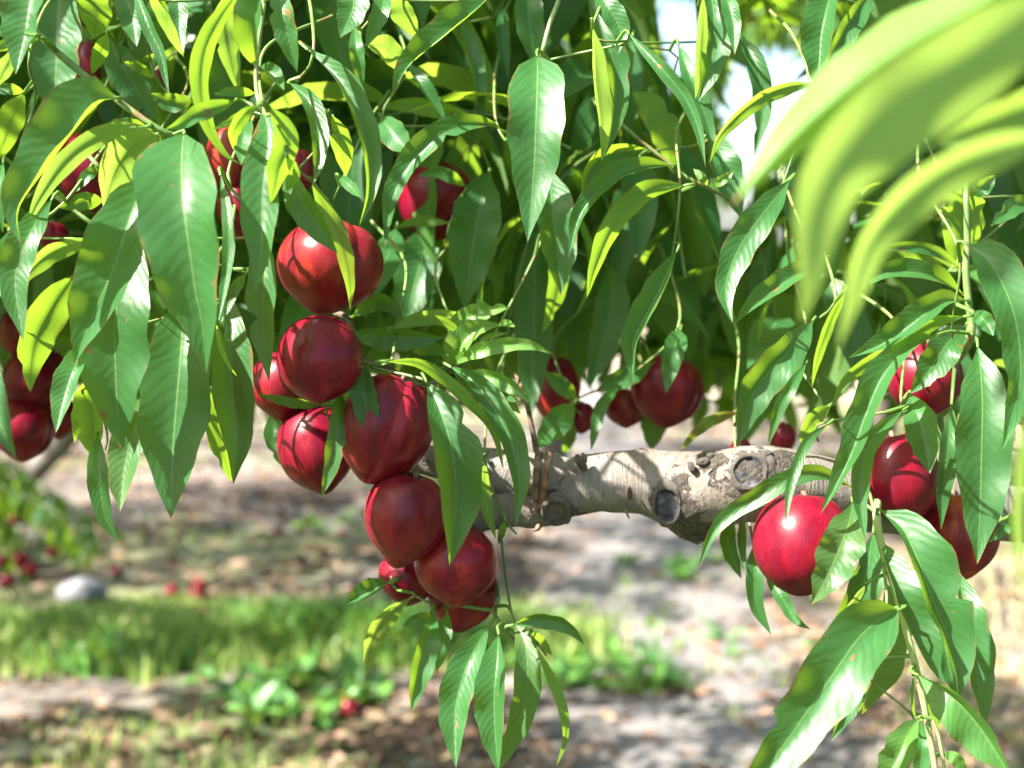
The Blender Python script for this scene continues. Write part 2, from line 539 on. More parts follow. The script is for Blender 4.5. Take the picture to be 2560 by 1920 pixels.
L('A', 82, 'b', 25, 25, [(1655,670),(1560,735),(1470,790),(1365,832)])
L('A', 85, 'u', 60, 60, [(1600,740),(1560,900),(1552,1062)])
L('A', 86, 'u', 35, 35, [(1640,600),(1500,590),(1375,607)])
L('A', 84, 'u', 52, 60, [(1510,650),(1290,725),(1160,800),(1055,835)])
L('A', 84, 'u', 110, 72, [(1855,1095),(1930,1270),(2040,1440),(2172,1632)])
L('A', 88, 'b', 52, 58, [(2005,1165),(2095,1350),(2175,1500),(2222,1660),(2252,1850),(2252,1995)], wv=0.2, c=(0,1,0.25))
L('A', 88, 'u', 110, 92, [(1680,1480),(1700,1750),(1690,2050),(1712,2250),(1730,2452)])
L('A', 86, 'u', 42, 42, [(1420,1130),(1465,1380),(1470,1640),(1440,1850),(1400,2095)])
L('D', 90, 'u', 42, 42, [(1585,110),(1490,250),(1410,445)])
L('A', 95, 'b', 70, 62, [(155,600),(95,720),(30,900),(-40,1060)])
L('A', 90, 'b', 42, 40, [(110,320),(40,430),(-30,570)], c=YG)
L('A', 92, 'u', 40, 40, [(155,590),(60,575),(-90,560)])
L('A', 93, 'u', 60, 60, [(665,1290),(520,1300),(375,1335)])
L('A', 93, 'u', 42, 40, [(655,1080),(565,1130),(490,1235)])
L('A', 95, 'u', 62, 60, [(965,840),(790,820),(615,862)])
L('A', 102, 'b', 100, 90, [(590,-120),(620,100),(600,255)])
L('A', 98, 'b', 42, 40, [(690,220),(640,350),(588,482)])
L('A', 104, 'u', 115, 110, [(710,260),(800,450),(920,640),(1015,790)])
L('A', 98, 'u', 30, 32, [(975,495),(890,430),(795,398)])
L('A', 97, 'u', 60, 62, [(1245,640),(1110,665),(965,600)])
L('A', 98, 'u', 90, 85, [(760,-100),(840,60),(880,300)])
L('A', 90, 'u', 70, 60, [(20,1050),(-20,1250),(20,1500)])
L('D', 92, 'u', 60, 75, [(60,-160),(20,60),(-20,300)])
# ---- upper middle
L('B', 90, 'u', 100, 105, [(70,-140),(85,40),(0,245)])
L('B', 92, 'u', 62, 60, [(310,-100),(255,100),(165,312)])
L('B', 93, 'u', 45, 52, [(95,170),(108,350),(145,578)])
L('B', 95, 'u', 130, 26, [(1010,-70),(880,55),(700,205),(510,360),(420,450),(330,625)], pr='s')
L('B', 97, 'b', 70, 70, [(175,290),(300,310),(430,480)], c=(0.3,1,0))
L('B', 99, 'b', 80, 80, [(310,-80),(395,80),(505,260)], c=(0.2,1,0))
L('B', 105, 'u', 22, 62, [(415,395),(540,570),(690,825)], pr='s')
L('B', 98, 'u', 95, 68, [(1035,835),(950,795),(800,805),(610,890),(445,1060),(340,1260),(288,1585)], pr='s', n=24)
L('B', 91, 'u', 188, 182, [(1270,365),(1270,520),(1260,800),(1250,1050),(1230,1300),(1205,1558)], pr='w', db=3.5)
L('B', 92, 'b', 28, 85, [(1625,180),(1640,350),(1652,560),(1680,800),(1682,1065)], c=(0.5,1,0))
L('B', 97, 'u', 62, 100, [(1590,-60),(1680,200),(1770,450),(1760,780),(1700,1010)])
L('B', 110, 'u', 25, 82, [(750,120),(820,300),(880,550),(905,775)])
L('B', 103, 'u', 95, 95, [(1200,-130),(1220,150),(1255,430)])
L('B', 115, 'u', 45, 45, [(1050,30),(1048,250),(1082,505)])
L('B', 108, 'b', 40, 60, [(870,770),(610,695),(400,672),(238,702)])
L('B', 110, 'u', 170, 160, [(965,1105),(925,1200),(885,1400),(845,1650),(800,1990)])
L('B', 100, 'u', 110, 150, [(1345,1090),(1370,1380),(1400,1640),(1420,1900)])
L('B', 95, 'u', 85, 42, [(2135,1062),(1960,1070),(1790,1120),(1640,1250),(1535,1400),(1470,1650)], pr='s', n=24)
L('B', 95, 'b', 90, 55, [(2212,1192),(2010,1225),(1850,1345),(1735,1500),(1650,1700),(1585,1918)], pr='s', n=24)
L('B', 106, 'b', 115, 120, [(1880,590),(2000,690),(2090,860),(2150,1130)])
L('B', 90, 'u', 52, 40, [(1860,220),(2000,370),(2120,500),(2230,650),(2310,850),(2350,1075)], pr='s')
L('B', 95, 'u', 80, 80, [(1640,-90),(1720,40),(1800,190),(1790,345)])
L('B', 98, 'u', 50, 50, [(1880,235),(1815,500),(1800,745)])
L('B', 106, 'u', 45, 42, [(805,1195),(650,1115),(498,1130)])
L('B', 110, 'b', 28, 30, [(695,1432),(500,1422),(335,1472)])
L('B', 116, 'u', 150, 150, [(610,1430),(500,1750),(415,2110)])
L('B', 101, 'u', 45, 110, [(1960,955),(1710,1000),(1590,1140),(1558,1340)])
L('B', 102, 'u', 92, 85, [(265,750),(350,870),(465,995)])
L('B', 92, 'b', 62, 70, [(-60,740),(10,930),(40,1140)])
L('B', 95, 'u', 38, 40, [(-10,1130),(60,1190),(137,1275)])
# ---- middle cluster of leaves by the fruit
L('E', 100, 'u', 62, 72, [(700,420),(850,385),(960,345),(1092,330)], c=(0.6,1,0), bite=((0.72,1,0.06,0.8),), pr='s')
L('E', 100, 'b', 40, 36, [(330,455),(500,400),(700,372),(835,402)], c=(0.3,1,0))
L('E', 97, 'u', 55, 95, [(700,695),(775,570),(880,475),(1042,440)], c=(0.6,1,0), pr='w')
L('E', 96, 'u', 50, 52, [(690,705),(850,625),(1050,575),(1210,572),(1377,632)], c=(0.6,1,0))
L('E', 97, 'b', 32, 32, [(340,465),(600,412),(760,480),(862,588)])
L('E', 96, 'u', 62, 45, [(815,738),(1000,790),(1120,850),(1217,942)], c=(0.4,1,0))
L('E', 100, 'u', 22, 25, [(1020,445),(1070,432),(1127,455)], c=(0.5,1,0))
L('E', 99, 'u', 18, 20, [(890,560),(970,515),(1077,495)], c=(0.5,1,0))
L('E', 97, 'u', 92, 60, [(75,500),(280,515),(480,528),(675,525)])
L('E', 99, 'u', 50, 45, [(470,620),(580,590),(700,640)])
L('E', 100, 'u', 62, 50, [(85,385),(220,295),(330,322),(418,425)])
L('E', 92, 'u', 85, 88, [(160,705),(152,880),(195,1070),(242,1208)])
L('E', 90, 'u', 108, 190, [(560,815),(625,950),(690,1130),(730,1300),(745,1500),(740,1700),(705,1992)], bite=((0.27,1,0.04,0.35),), n=24, wv=0.14)
L('E', 92, 'b', 40, 46, [(305,680),(500,690),(680,800),(850,960),(980,1110),(1055,1385)], pr='s')
L('E', 94, 'u', 62, 105, [(715,715),(860,810),(1000,1000),(1100,1200),(1150,1450),(1128,1740)], n=22)
L('E', 98, 'u', 45, 48, [(945,850),(1060,920),(1162,1015)])
L('E', 95, 'b', 42, 42, [(930,1330),(925,1480),(950,1640),(1003,1820)], c=(0.2,1,0))
L('H', 97, 'b', 25, 25, [(1060,60),(1040,130),(1018,210)])
L('E', 118, 'u', 135, 130, [(1260,-200),(1250,300),(1240,700),(1225,1060)])
L('E', 106, 'b', 72, 70, [(1360,-240),(1410,80),(1375,300),(1300,505)])
L('E', 104, 'u', 55, 50, [(1300,-120),(1400,20),(1472,185)])
L('E', 120, 'u', 115, 120, [(1750,60),(1735,400),(1600,855)])
L('E', 95, 'u', 115, 22, [(2160,-20),(2050,230),(1950,420),(1885,570),(1886,822)], db=1)
L('E', 112, 'u', 55, 55, [(1525,925),(1420,830),(1303,738)])
L('E', 115, 'u', 70, 70, [(2000,690),(1830,780),(1638,875)])
L('E', 108, 'u', 90, 90, [(1500,950),(1390,1080),(1255,1240)])
L('E', 112, 'u', 42, 42, [(1790,840),(1675,980),(1612,1255)])
L('E', 108, 'u', 72, 72, [(2185,480),(2135,650),(2095,888)], pr='w')
L('E', 125, 'u', 90, 90, [(2040,880),(2020,1050),(2000,1260)])
L('E', 122, 'b', 45, 45, [(1500,1080),(1470,1180),(1440,1280)])
# ---- upper right, behind the blurred sprig
L('C', 90, 'u', 150, 48, [(980,-80),(915,180),(895,400),(880,578)], pr='n')
L('C', 95, 'u', 62, 82, [(1230,-50),(1080,180),(928,452)])
L('C', 95, 'b', 28, 58, [(875,542),(700,560),(520,630),(350,765),(240,900),(188,1055)], pr='s', c=(0.15,1,0))
L('C', 95, 'u', 60, 52, [(280,-100),(340,150),(352,352)])
L('C', 104, 'u', 70, 62, [(360,200),(490,420),(530,700),(478,1010)])
L('C', 98, 'u', 92, 112, [(190,-120),(220,150),(200,400),(118,652)])
L('C', 96, 'b', 42, 40, [(150,-20),(140,300),(98,642)], c=(0.4,1,0))
L('C', 100, 'u', 60, 60, [(-10,290),(60,480),(180,800),(212,1005)])
L('C', 105, 'u', 100, 100, [(215,860),(300,1100),(392,1405)])
L('C', 97, 'u', 28, 30, [(175,1195),(130,1130),(85,1085)], c=(0.4,1,0))
L('C', 97, 'u', 35, 32, [(180,1200),(265,1160),(350,1095)], c=(0.4,1,0))
L('C', 90, 'u', 110, 105, [(700,1165),(560,1340),(400,1560),(305,1780),(295,1920),(338,2080)], pr='n')
L('F', 90, 'u', 88, 42, [(920,20),(800,85),(620,200),(480,300),(348,438)])
L('C', 100, 'b', 225, 180, [(1850,1215),(1832,1440),(1750,1740)], pr='w')
L('C', 92, 'u', 38, 40, [(1822,1205),(1740,1190),(1658,1218)])
L('C', 92, 'u', 62, 45, [(1860,1245),(1940,1200),(2028,1125)])
L('C', 98, 'u', 62, 60, [(2270,1270),(2130,1340),(1995,1455)])
L('F', 96, 'u', 38, 40, [(1800,70),(1640,-30),(1450,-60),(1200,-40)])
L('F', 85, 'u', 150, 155, [(1865,-60),(1970,10),(2080,190),(2150,380),(2185,600),(2180,850),(2068,1255)], pr='w', n=24)
L('F', 88, 'u', 190, 180, [(1915,590),(1935,760),(1945,960),(1938,1300),(1930,1640),(1910,1985)], n=24)
L('F', 90, 'u', 120, 92, [(1480,890),(1540,1060),(1572,1200),(1607,1400)])
L('F', 95, 'u', 62, 66, [(1745,960),(1722,1250),(1690,1500),(1678,1760)])
L('F', 93, 'u', 115, 105, [(1835,445),(1720,560),(1600,740),(1478,888)])
L('F', 88, 'u', 130, 34, [(1650,508),(1490,570),(1310,760),(1200,1000),(1110,1250),(1000,1480),(903,1660)], n=24)
L('F', 90, 'b', 58, 66, [(1825,388),(1610,440),(1400,580),(1160,720),(1050,810),(973,965)], pr='s')
L('F', 89, 'u', 115, 40, [(1832,285),(1700,290),(1550,390),(1310,560),(1083,655)])
L('F', 93, 'u', 88, 40, [(1812,240),(1650,140),(1490,105),(1310,115),(1150,205),(1098,305)], pr='s')
L('F', 90, 'u', 62, 50, [(1885,355),(1960,420),(2015,515)])
L('F', 98, 'u', 118, 130, [(850,420),(690,620),(510,820),(430,1000),(368,1225)])
L('F', 96, 'u', 45, 42, [(810,690),(710,850),(630,1000),(572,1215)])
L('F', 82, 'b', 38, 40, [(1060,240),(960,440),(880,680),(848,845)])
L('F', 106, 'b', 35, 45, [(380,1005),(210,1050),(90,1140),(-5,1260)], c=(0.3,1,0.8))
L('F', 97, 'b', 58, 60, [(965,965),(850,1060),(768,1205)])
L('F', 89, 'u', 38, 36, [(945,1085),(830,1180),(760,1320),(705,1500),(680,1722)])
L('F', 93, 'u', 70, 58, [(1095,1480),(900,1395),(700,1435),(480,1560),(285,1690),(185,1830),(125,2008)], n=24)
L('F', 88, 'u', 70, 58, [(1430,995),(1300,1105),(1195,1250),(1160,1450),(1162,1610),(1197,1840)])
# ---- lower right
L('I', 82, 'u', 225, 180, [(1395,635),(1290,690),(1150,810),(960,1080),(800,1310),(560,1646),(300,2000)], n=26, pr='w', db=2.5)
L('I', 92, 'u', 105, 125, [(1240,140),(1185,440),(1060,690),(870,880)])
L('I', 87.5, 'u', 150, 125, [(1110,-60),(1090,60),(1020,250),(945,420),(842,595)], wv=0.24, c=(0,1,0.12))
L('I', 90, 'b', 32, 36, [(1192,472),(1112,590),(1008,745)], c=(0.6,1,0))
L('I', 95, 'b', 145, 125, [(1325,460),(1395,700),(1350,1000),(1163,1308)])
L('I', 93, 'u', 52, 70, [(1195,980),(1100,1200),(972,1475)])
L('I', 92, 'b', 30, 28, [(1205,990),(1190,1120),(1150,1295)])
L('I', 87, 'u', 40, 190, [(1292,195),(1350,420),(1430,640),(1530,850),(1620,1010),(1705,1105)])
L('I', 86, 'u', 90, 225, [(1295,-5),(1420,90),(1500,240),(1580,440),(1640,610),(1720,800),(1775,1000),(1790,1215)], n=26)
L('I', 95, 'u', 80, 130, [(1790,390),(1850,700),(1900,1000),(1962,1405)])
L('I', 94, 'u', 80, 90, [(1690,720),(1720,950),(1780,1190)])
L('I', 85, 'u', 190, 34, [(1535,1050),(1700,1140),(1850,1290),(1960,1430),(2130,1700)], wv=0.2, c=(0.15,1,0))
L('I', 86, 'u', 132, 55, [(1532,1332),(1470,1420),(1390,1600),(1250,1850)], c=(0.3,1,0))
L('I', 92, 'u', 58, 55, [(1550,1350),(1555,1560),(1515,1830)])
L('I', 91, 'b', 36, 36, [(1560,1070),(1600,1220),(1680,1400)])
L('I', 90, 'b', 20, 18, [(1500,1050),(1493,1200),(1512,1335)])
L('I', 88, 'u', 40, 42, [(1690,1555),(1760,1580),(1845,1680)], c=(0.3,1,0))
L('I', 100, 'u', 56, 46, [(335,20),(310,200),(395,432)])
L('I', 100, 'u', 28, 30, [(402,10),(395,200),(417,372)])
L('I', 98, 'u', 58, 56, [(495,170),(478,400),(492,600),(587,792)])
L('I', 98, 'u', 46, 44, [(550,390),(660,560),(740,690),(842,757)])
L('I', 96, 'u', 40, 40, [(2140,30),(2080,110),(1988,192)])
# ---- lower middle
L('H', 98, 'u', 90, 18, [(310,455),(180,520),(38,592)], db=0)
L('H', 100, 'b', 52, 72, [(450,555),(335,640),(235,760),(192,900),(168,1062)], wv=0.18, c=(0.3,1,0.25))
L('H', 99, 'u', 36, 34, [(580,655),(490,690),(398,735)])
L('H', 95, 'u', 62, 88, [(600,640),(560,850),(505,1050),(455,1292)], db=3)
L('H', 97, 'u', 48, 48, [(690,640),(670,820),(620,1035)])
L('H', 93, 'u', 125, 92, [(955,735),(870,880),(800,1030),(745,1250),(738,1450),(747,1646)], wv=0.16)
L('H', 92, 'u', 132, 66, [(1020,790),(1010,950),(992,1200),(1000,1450),(1020,1680)])
L('H', 94, 'u', 88, 92, [(1115,680),(1190,850),(1205,1100),(1150,1350),(1005,1690)], c=(0,1,0.2))
L('H', 95, 'u', 60, 42, [(1115,725),(1250,690),(1400,705),(1500,765),(1572,855)], db=0)
L('H', 95, 'b', 34, 32, [(1260,870),(1350,1050),(1430,1250),(1452,1450),(1390,1640)], pr='s')
L('H', 96, 'b', 30, 30, [(1235,770),(1300,840),(1365,925)])
# ---- on and round the hanging fruit
L('D', 94, 'u', 14, 55, [(2070,955),(1900,925),(1650,885)], db=0)
L('D', 93, 'u', 62, 68, [(2185,860),(2185,1000),(2170,1150),(2130,1350),(2063,1560)])
L('D', 104, 'u', 60, 60, [(1790,980),(1760,1150),(1832,1375)])
# ---- the blurred sprig close to the camera
FG0 = len(LEAVES)
L('C', 51, 'u', 250, 190, [(2500,-420),(2000,0),(1450,310),(900,730),(550,1085),(335,1320)], db=0, dt=-2, c=(0.7,1,0), cv=-1, W=1.35)
L('C', 40, 'b', 290, 280, [(2650,-130),(2130,250),(1540,640),(1090,1010),(890,1400),(840,1800),(778,2090)], db=0, dt=3, W=1.14, c=(0.75,1,0), n=26)
L('C', 49, 'b', 120, 180, [(2520,560),(2150,740),(1640,930)], db=0, dt=3, W=1.2, c=(0.5,1,0))
L('C', 43, 'b', 120, 170, [(2420,850),(1850,1040),(1470,1280),(1250,1520),(1150,1750),(1010,2260)], db=0, dt=3, W=1.18, c=(0.75,1,0))
L('F', 46, 'b', 70, 60, [(2290,850),(2190,1400),(2180,1850),(2205,2220)], db=0, dt=4, W=1.5, c=(0.5,1,0))
FG1 = len(LEAVES)

# ------------------------------------------------------------------ shoots of the main tree
def cpts(crop, d, pts):
    out = []
    for p in pts:
        x, y = cp(crop, p[0], p[1])
        out.append(P(x, y, (d + (p[2] if len(p) > 2 else 0)) * 0.01))
    return out

SHOOTS = []            # dict(path, r0, r1, mat)
def shoot(path, r0, r1, mat, n=None):
    n = n or max(8, 5 * len(path))
    SHOOTS.append(dict(path=spline(path, n), r0=r0, r1=r1, mat=mat, leaves=[]))
    return SHOOTS[-1]

shoot(cpts('A', 85, [(-120,-130,-2),(20,0),(230,205),(430,390),(700,605),(1045,845),(1190,870,1)]), 0.0024, 0.0018, M_GREENWOOD)
shoot(cpts('A', 85, [(1720,-150,2),(1680,120),(1648,430),(1658,620),(1692,700),(1720,760,3)]), 0.0018, 0.0013, M_PALEWOOD)
shoot(cpts('A', 95, [(330,1240),(430,1318),(620,1460),(760,1560,4)]), 0.0016, 0.0014, M_GREENWOOD)
shoot(cpts('A', 94, [(490,910),(570,1000),(655,1095),(720,1180,4)]), 0.0016, 0.0014, M_GREENWOOD)
shoot(cpts('B', 98, [(1620,640,6),(1790,780),(1950,920),(2130,1062),(2212,1130),(2350,1200),(2520,1290,3)]), 0.0015, 0.0012, M_GREENWOOD)
shoot(cpts('B', 98, [(1440,-120),(1400,20),(1350,150),(1300,350),(1290,420,4)]), 0.0017, 0.0015, M_PALEWOOD)
shoot(cpts('C', 92, [(1830,1100,3),(1838,1250),(1848,1560),(1838,1720),(1850,1900),(1872,2070),(1868,2170),(1815,2270,4),(1700,2420,9)]), 0.0019, 0.0032, M_GREENWOOD)
shoot(cpts('I', 89, [(1270,-60,5),(1265,20),(1292,200),(1400,560),(1478,850),(1530,1050),(1590,1350),(1640,1646),(1665,1850)]), 0.0028, 0.0019, M_PALEWOOD)
shoot(cpts('I', 92, [(1190,470),(1245,430),(1305,390)]), 0.001, 0.001, M_GREENWOOD)
shoot(cpts('I', 88.5, [(1620,1330),(1665,1450),(1700,1646),(1720,1760)]), 0.0012, 0.001, M_PALEWOOD)
shoot(cpts('E', 100, [(-30,360,2),(60,420),(140,650),(300,720),(430,790),(550,835),(720,740,1)]), 0.0022, 0.0018, M_TWIG)
shoot(cpts('E', 100, [(550,835),(640,960,2),(760,1250,4),(800,1420,6)]), 0.0025, 0.003, M_TWIG)
shoot(cpts('E', 103, [(1130,760,4),(1195,930),(1230,1080),(1262,1260),(1278,1420),(1240,1620,-1)]), 0.0014, 0.0027, M_TWIG)
shoot(cpts('H', 98.5, [(880,40,5),(1000,450,4),(1015,560),(990,640),(1015,700),(1075,770),(1140,830,2)]), 0.0022, 0.0016, M_GREENWOOD)
shoot(cpts('C', 44, [(2750,-700),(2600,-150),(2540,400),(2460,900),(2380,1500),(2300,2450)]), 0.0016, 0.001, M_GREENWOOD)
N_TRACED = len(SHOOTS)

def nearest(p, paths):
    best = (9, None, None)
    for s in paths:
        for i, q in enumerate(s['path']):
            dd = (p - q).length
            if dd < best[0]:
                best = (dd, s, q)
    return best

def attach(rec, s, q):
    """Petiole from the leaf's base to point q of shoot s."""
    b = rec['base']
    m = b + rec['dir'] * min(0.012, (q - b).length * 0.45)
    path = spline([b, m, q], 6)
    tube(rec['mb'], path, [rec['r'] * (0.85 + 0.1 * i) for i in range(6)], 5, 0.0, caps=False)
    uv = rec['mb'].uv
    for i in range(len(uv) - 36, len(uv)):
        uv[i] = (0.5, 0.02)
    s['leaves'].append(rec)

left = []
for i, rec in enumerate(LEAVES):
    fg = FG0 <= i < FG1
    pool = [SHOOTS[N_TRACED - 1]] if fg else SHOOTS[:N_TRACED - 1]
    dd, s, q = nearest(rec['base'], pool)
    if dd < (0.3 if fg else 0.034):
        attach(rec, s, q)
    else:
        left.append(rec)
# leaves whose twig the photograph hides: short twigs behind them, each climbing back into the crown
left.sort(key=lambda r: -r['base'].z)
while left:
    seed = left[0]
    cl = [r for r in left if (r['base'] - seed['base']).length < 0.085 and abs((r['base'] - seed['base']).dot(FWD)) < 0.06]
    left = [r for r in left if not any(r is c for c in cl)]
    pts = [r['base'] + FWD * 0.022 for r in cl]
    merged = [pts[0]]
    for p in pts[1:]:
        if (p - merged[-1]).length > 0.018: merged.append(p)
    top = merged[0]
    path = [top + FWD * 0.14 + Vector((rnd.uniform(-.03, .03), 0, 0.09)), top + FWD * 0.06 + Vector((rnd.uniform(-.015, .015), 0, 0.05))] + merged
    path.append(merged[-1] + FWD * 0.012 + Vector((rnd.uniform(-.008, .008), 0, -0.012)))
    s = shoot(path, 0.0013, 0.0008, M_GREENWOOD)
    for r in cl:
        dd, ss, q = nearest(r['base'], [s])
        attach(r, s, q)

# ------------------------------------------------------------------ the nectarine tree: trunk, limbs
TREE = empty('nectarine_tree', (0.95, 1.2, 0))
tag(TREE, 'nectarine tree filling the picture, grey limb low across it under dense leaves', 'tree')

from mathutils import noise as mnoise
LP_ = [(880, 985, 101, 30), (950, 1000, 101, 36), (1051, 1012, 100, 44), (1120, 1030, 100, 54), (1195, 1045, 100, 64), (1300, 1044, 100, 63), (1400, 1042, 100, 70),
       (1490, 1060, 99, 80), (1580, 1052, 98, 80), (1660, 1048, 98, 84), (1760, 1060, 99, 78), (1900, 1080, 101, 72), (2080, 1092, 103, 70),
       (2212, 1100, 105, 72), (2420, 1120, 110, 80)]
lp = [PD(x, y, d * .01) for x, y, d, r in LP_]
lr = [r / 2212 * 0.72 * d * .01 for x, y, d, r in LP_]
lp += [Vector((0.80, 1.19, 1.05)), Vector((0.95, 1.22, 0.92))]
lr += [0.034, 0.040]
NL = 170
lpath = spline(lp, NL)
# radii by nearest control point along the path
cum = [0]
for a, b in zip(lpath, lpath[1:]): cum.append(cum[-1] + (b - a).length)
ctrl = [cum[min(range(NL), key=lambda i: (lpath[i] - p).length)] for p in lp]
lrad = [interp(c, ctrl, lr) for c in cum]
def limb_bump(p, d, t):
    b = 0.0016 * mnoise.noise(p * 45) + 0.0009 * mnoise.noise(p * 130)
    b += 0.0006 * mnoise.noise(Vector((p.x * 420, p.y * 60, p.z * 60)))
    for (c, rad, h) in LUMPS:
        b += h * math.exp(-((p - c).length / rad) ** 2)
    return b
LUMPS = [(PD(1618, 1019, .965), 0.017, 0.0045), (PD(1448, 1085, .98), 0.016, 0.006), (PD(1505, 1135, .99), 0.013, 0.012),
         (PD(1195, 1105, .985), 0.014, 0.007), (PD(1388, 975, .995), 0.008, 0.003), (PD(1165, 1125, .99), 0.010, 0.006), (PD(1500, 985, .99), 0.01, 0.002)]
mb = MB()
tube(mb, lpath, lrad, 48, 6.0, bump=limb_bump)
LIMB = mb.obj('limb', M_BARK, TREE)
ca = LIMB.data.color_attributes.new('crust', 'FLOAT_COLOR', 'POINT')
CRUST = [(1618,1019,.96,.0165),(1662,1010,.955,.014),(1700,985,.96,.012),(1448,1080,.97,.017),(1480,1100,.97,.016),(1500,1135,.98,.017),(1535,1130,.98,.014),(1470,1040,.965,.008),(1530,985,.965,.012),(1195,1105,.975,.016),(1225,1120,.98,.012),(1165,1080,.975,.012),(1258,1000,.97,.008),(1590,1060,.955,.008),(1360,1070,.97,.006)]
cv = []
for v in LIMB.data.vertices:
    q = 0.0
    for (x, y, d, rr) in CRUST:
        q = max(q, 1.25 * math.exp(-((v.co - PD(x, y, d)).length / rr) ** 2))
    cv += [q, q, q, 1]
ca.data.foreach_set('color', np.array(cv, dtype=np.float32))
# lower fork of the limb
mb = MB()
fp = spline([PD(1215, 1085, 1.0), PD(1150, 1098, .992), (PD(1090, 1102, .99)), PD(1020, 1120, .99), PD(960, 1150, 1.0), PD(900, 1150, 1.02)], 40)
tube(mb, fp, [interp(i / 39, [0, .3, .6, 1], [.0155, .0125, .0105, .007]) for i in range(40)], 28, 2.0,
     bump=lambda p, d, t: 0.0014 * mnoise.noise(p * 70) + 0.0007 * mnoise.noise(p * 190))
mb.obj('limb', M_BARK, TREE)
# trunk and main scaffold branches, to the right of the view
mb = MB()
tp = spline([Vector((0.99, 1.22, -0.15)), Vector((0.97, 1.22, 0.3)), Vector((0.95, 1.22, 0.8)), Vector((0.97, 1.25, 1.05))], 24)
tube(mb, tp, [0.105 - 0.035 * i / 23 + 0.03 * max(0, 1 - i / 5) for i in range(24)], 24, 5, bump=lambda p, d, t: 0.006 * mnoise.noise(p * 18))
mb.obj('trunk', M_BARK_DARK, TREE)
SCAFF = []
for pts, r0 in (([(0.97,1.25,1.0),(0.85,1.45,1.5),(0.55,1.6,1.95),(0.2,1.65,2.3)], 0.04),
                ([(0.97,1.25,1.0),(1.15,1.3,1.6),(1.3,1.4,2.2)], 0.04)):
    path = spline([Vector(p) for p in pts], 22)
    mb = MB()
    tube(mb, path, [r0 * (1 - 0.65 * i / 21) for i in range(22)], 12, 4, bump=lambda p, d, t: 0.0015 * mnoise.noise(p * 40))
    mb.obj('branch', M_BARK_DARK, TREE)
    SCAFF.append(path)

# knots (old pruning cuts), stubs and bark flakes
def disc(c, n, rx, ry, depth, name, parent, mat, rim=1.25):
    n = n.normalized()
    a = (RGT - n * RGT.dot(n)).normalized(); b = n.cross(a)
    mb = MB()
    prof = [(rim * 1.18, -depth), (rim * 1.08, -depth * 0.2), (rim, 0.10 * depth), (1.06, 0.16 * depth), (0.98, -0.05 * depth), (0.85, -0.14 * depth), (0.55, -0.08 * depth), (0.25, -0.02 * depth), (0.02, -0.10 * depth)]
    rows = []
    for (q, h) in prof:
        row = []
        for j in range(33):
            t = 2 * math.pi * (j % 32) / 32
            rr = q * (1 + (0.07 + 0.16 * max(0, q - 0.98)) * mnoise.noise(Vector((math.cos(t) * 1.7, math.sin(t) * 1.7, q * 2 + c.x * 50))))
            hh = h + depth * 0.22 * mnoise.noise(Vector((math.cos(t) * q * 3, math.sin(t) * q * 3, c.x * 90)))
            row.append(c + a * (rx * rr * math.cos(t)) + b * (ry * rr * math.sin(t)) + n * hh)
        rows.append(row)
    mb.grid(rows)
    me = mb.mesh(name, [M_BARK_DARK, mat])
    m = 32
    for i, pl in enumerate(me.polygons):
        pl.material_index = 1 if i // m >= 3 else 0
    o = link(bpy.data.objects.new(name, me))
    o.parent = parent
    o.matrix_parent_inverse = Matrix.Translation(-world_loc(parent))
    return o
disc(PD(1618, 1019, .953), -FWD + UPV * 0.25 - RGT * 0.1, 0.0098, 0.0098, 0.007, 'knot', LIMB, M_KNOT)
disc(PD(1441, 1091, .966), -FWD - UPV * 0.15 - RGT * 0.25, 0.0078, 0.0112, 0.007, 'knot', LIMB, M_KNOT)
disc(PD(1461, 1049, .968), -FWD + UPV * 0.2, 0.0045, 0.004, 0.004, 'knot', LIMB, M_KNOT)
disc(PD(1506, 1146, .985), -UPV * 0.9 - FWD * 0.7 + RGT * 0.1, 0.0105, 0.0085, 0.007, 'knot', LIMB, M_KNOT)
disc(PD(1200, 1108, .972), -FWD * 0.9 - UPV * 0.5, 0.0075, 0.009, 0.005, 'knot', LIMB, M_BARK_DARK)
def stub(pts, r0, r1, mat, name='twig_stub'):
    mb = MB()
    path = spline(pts, 12)
    tube(mb, path, [r0 + (r1 - r0) * i / 11 for i in range(12)], 8, 1, bump=lambda p, d, t: 0.0006 * mnoise.noise(p * 300))
    mb.obj(name, mat, LIMB)
stub([PD(1168, 1095, .975), PD(1178, 1035, .968), PD(1188, 977, .970)], 0.0024, 0.0022, M_REDTWIG)
stub([PD(1160, 1100, .978), PD(1160, 1030, .97), PD(1164, 975, .972)], 0.0034, 0.0026, M_TWIG)
stub([PD(1165, 1132, .985), PD(1160, 1142, .982), PD(1152, 1147, .98)], 0.0028, 0.001, M_TWIG)
stub([PD(1353, 1100, .985), PD(1355, 1110, .98), PD(1359, 1119, .978)], 0.0015, 0.0007, M_TWIG)
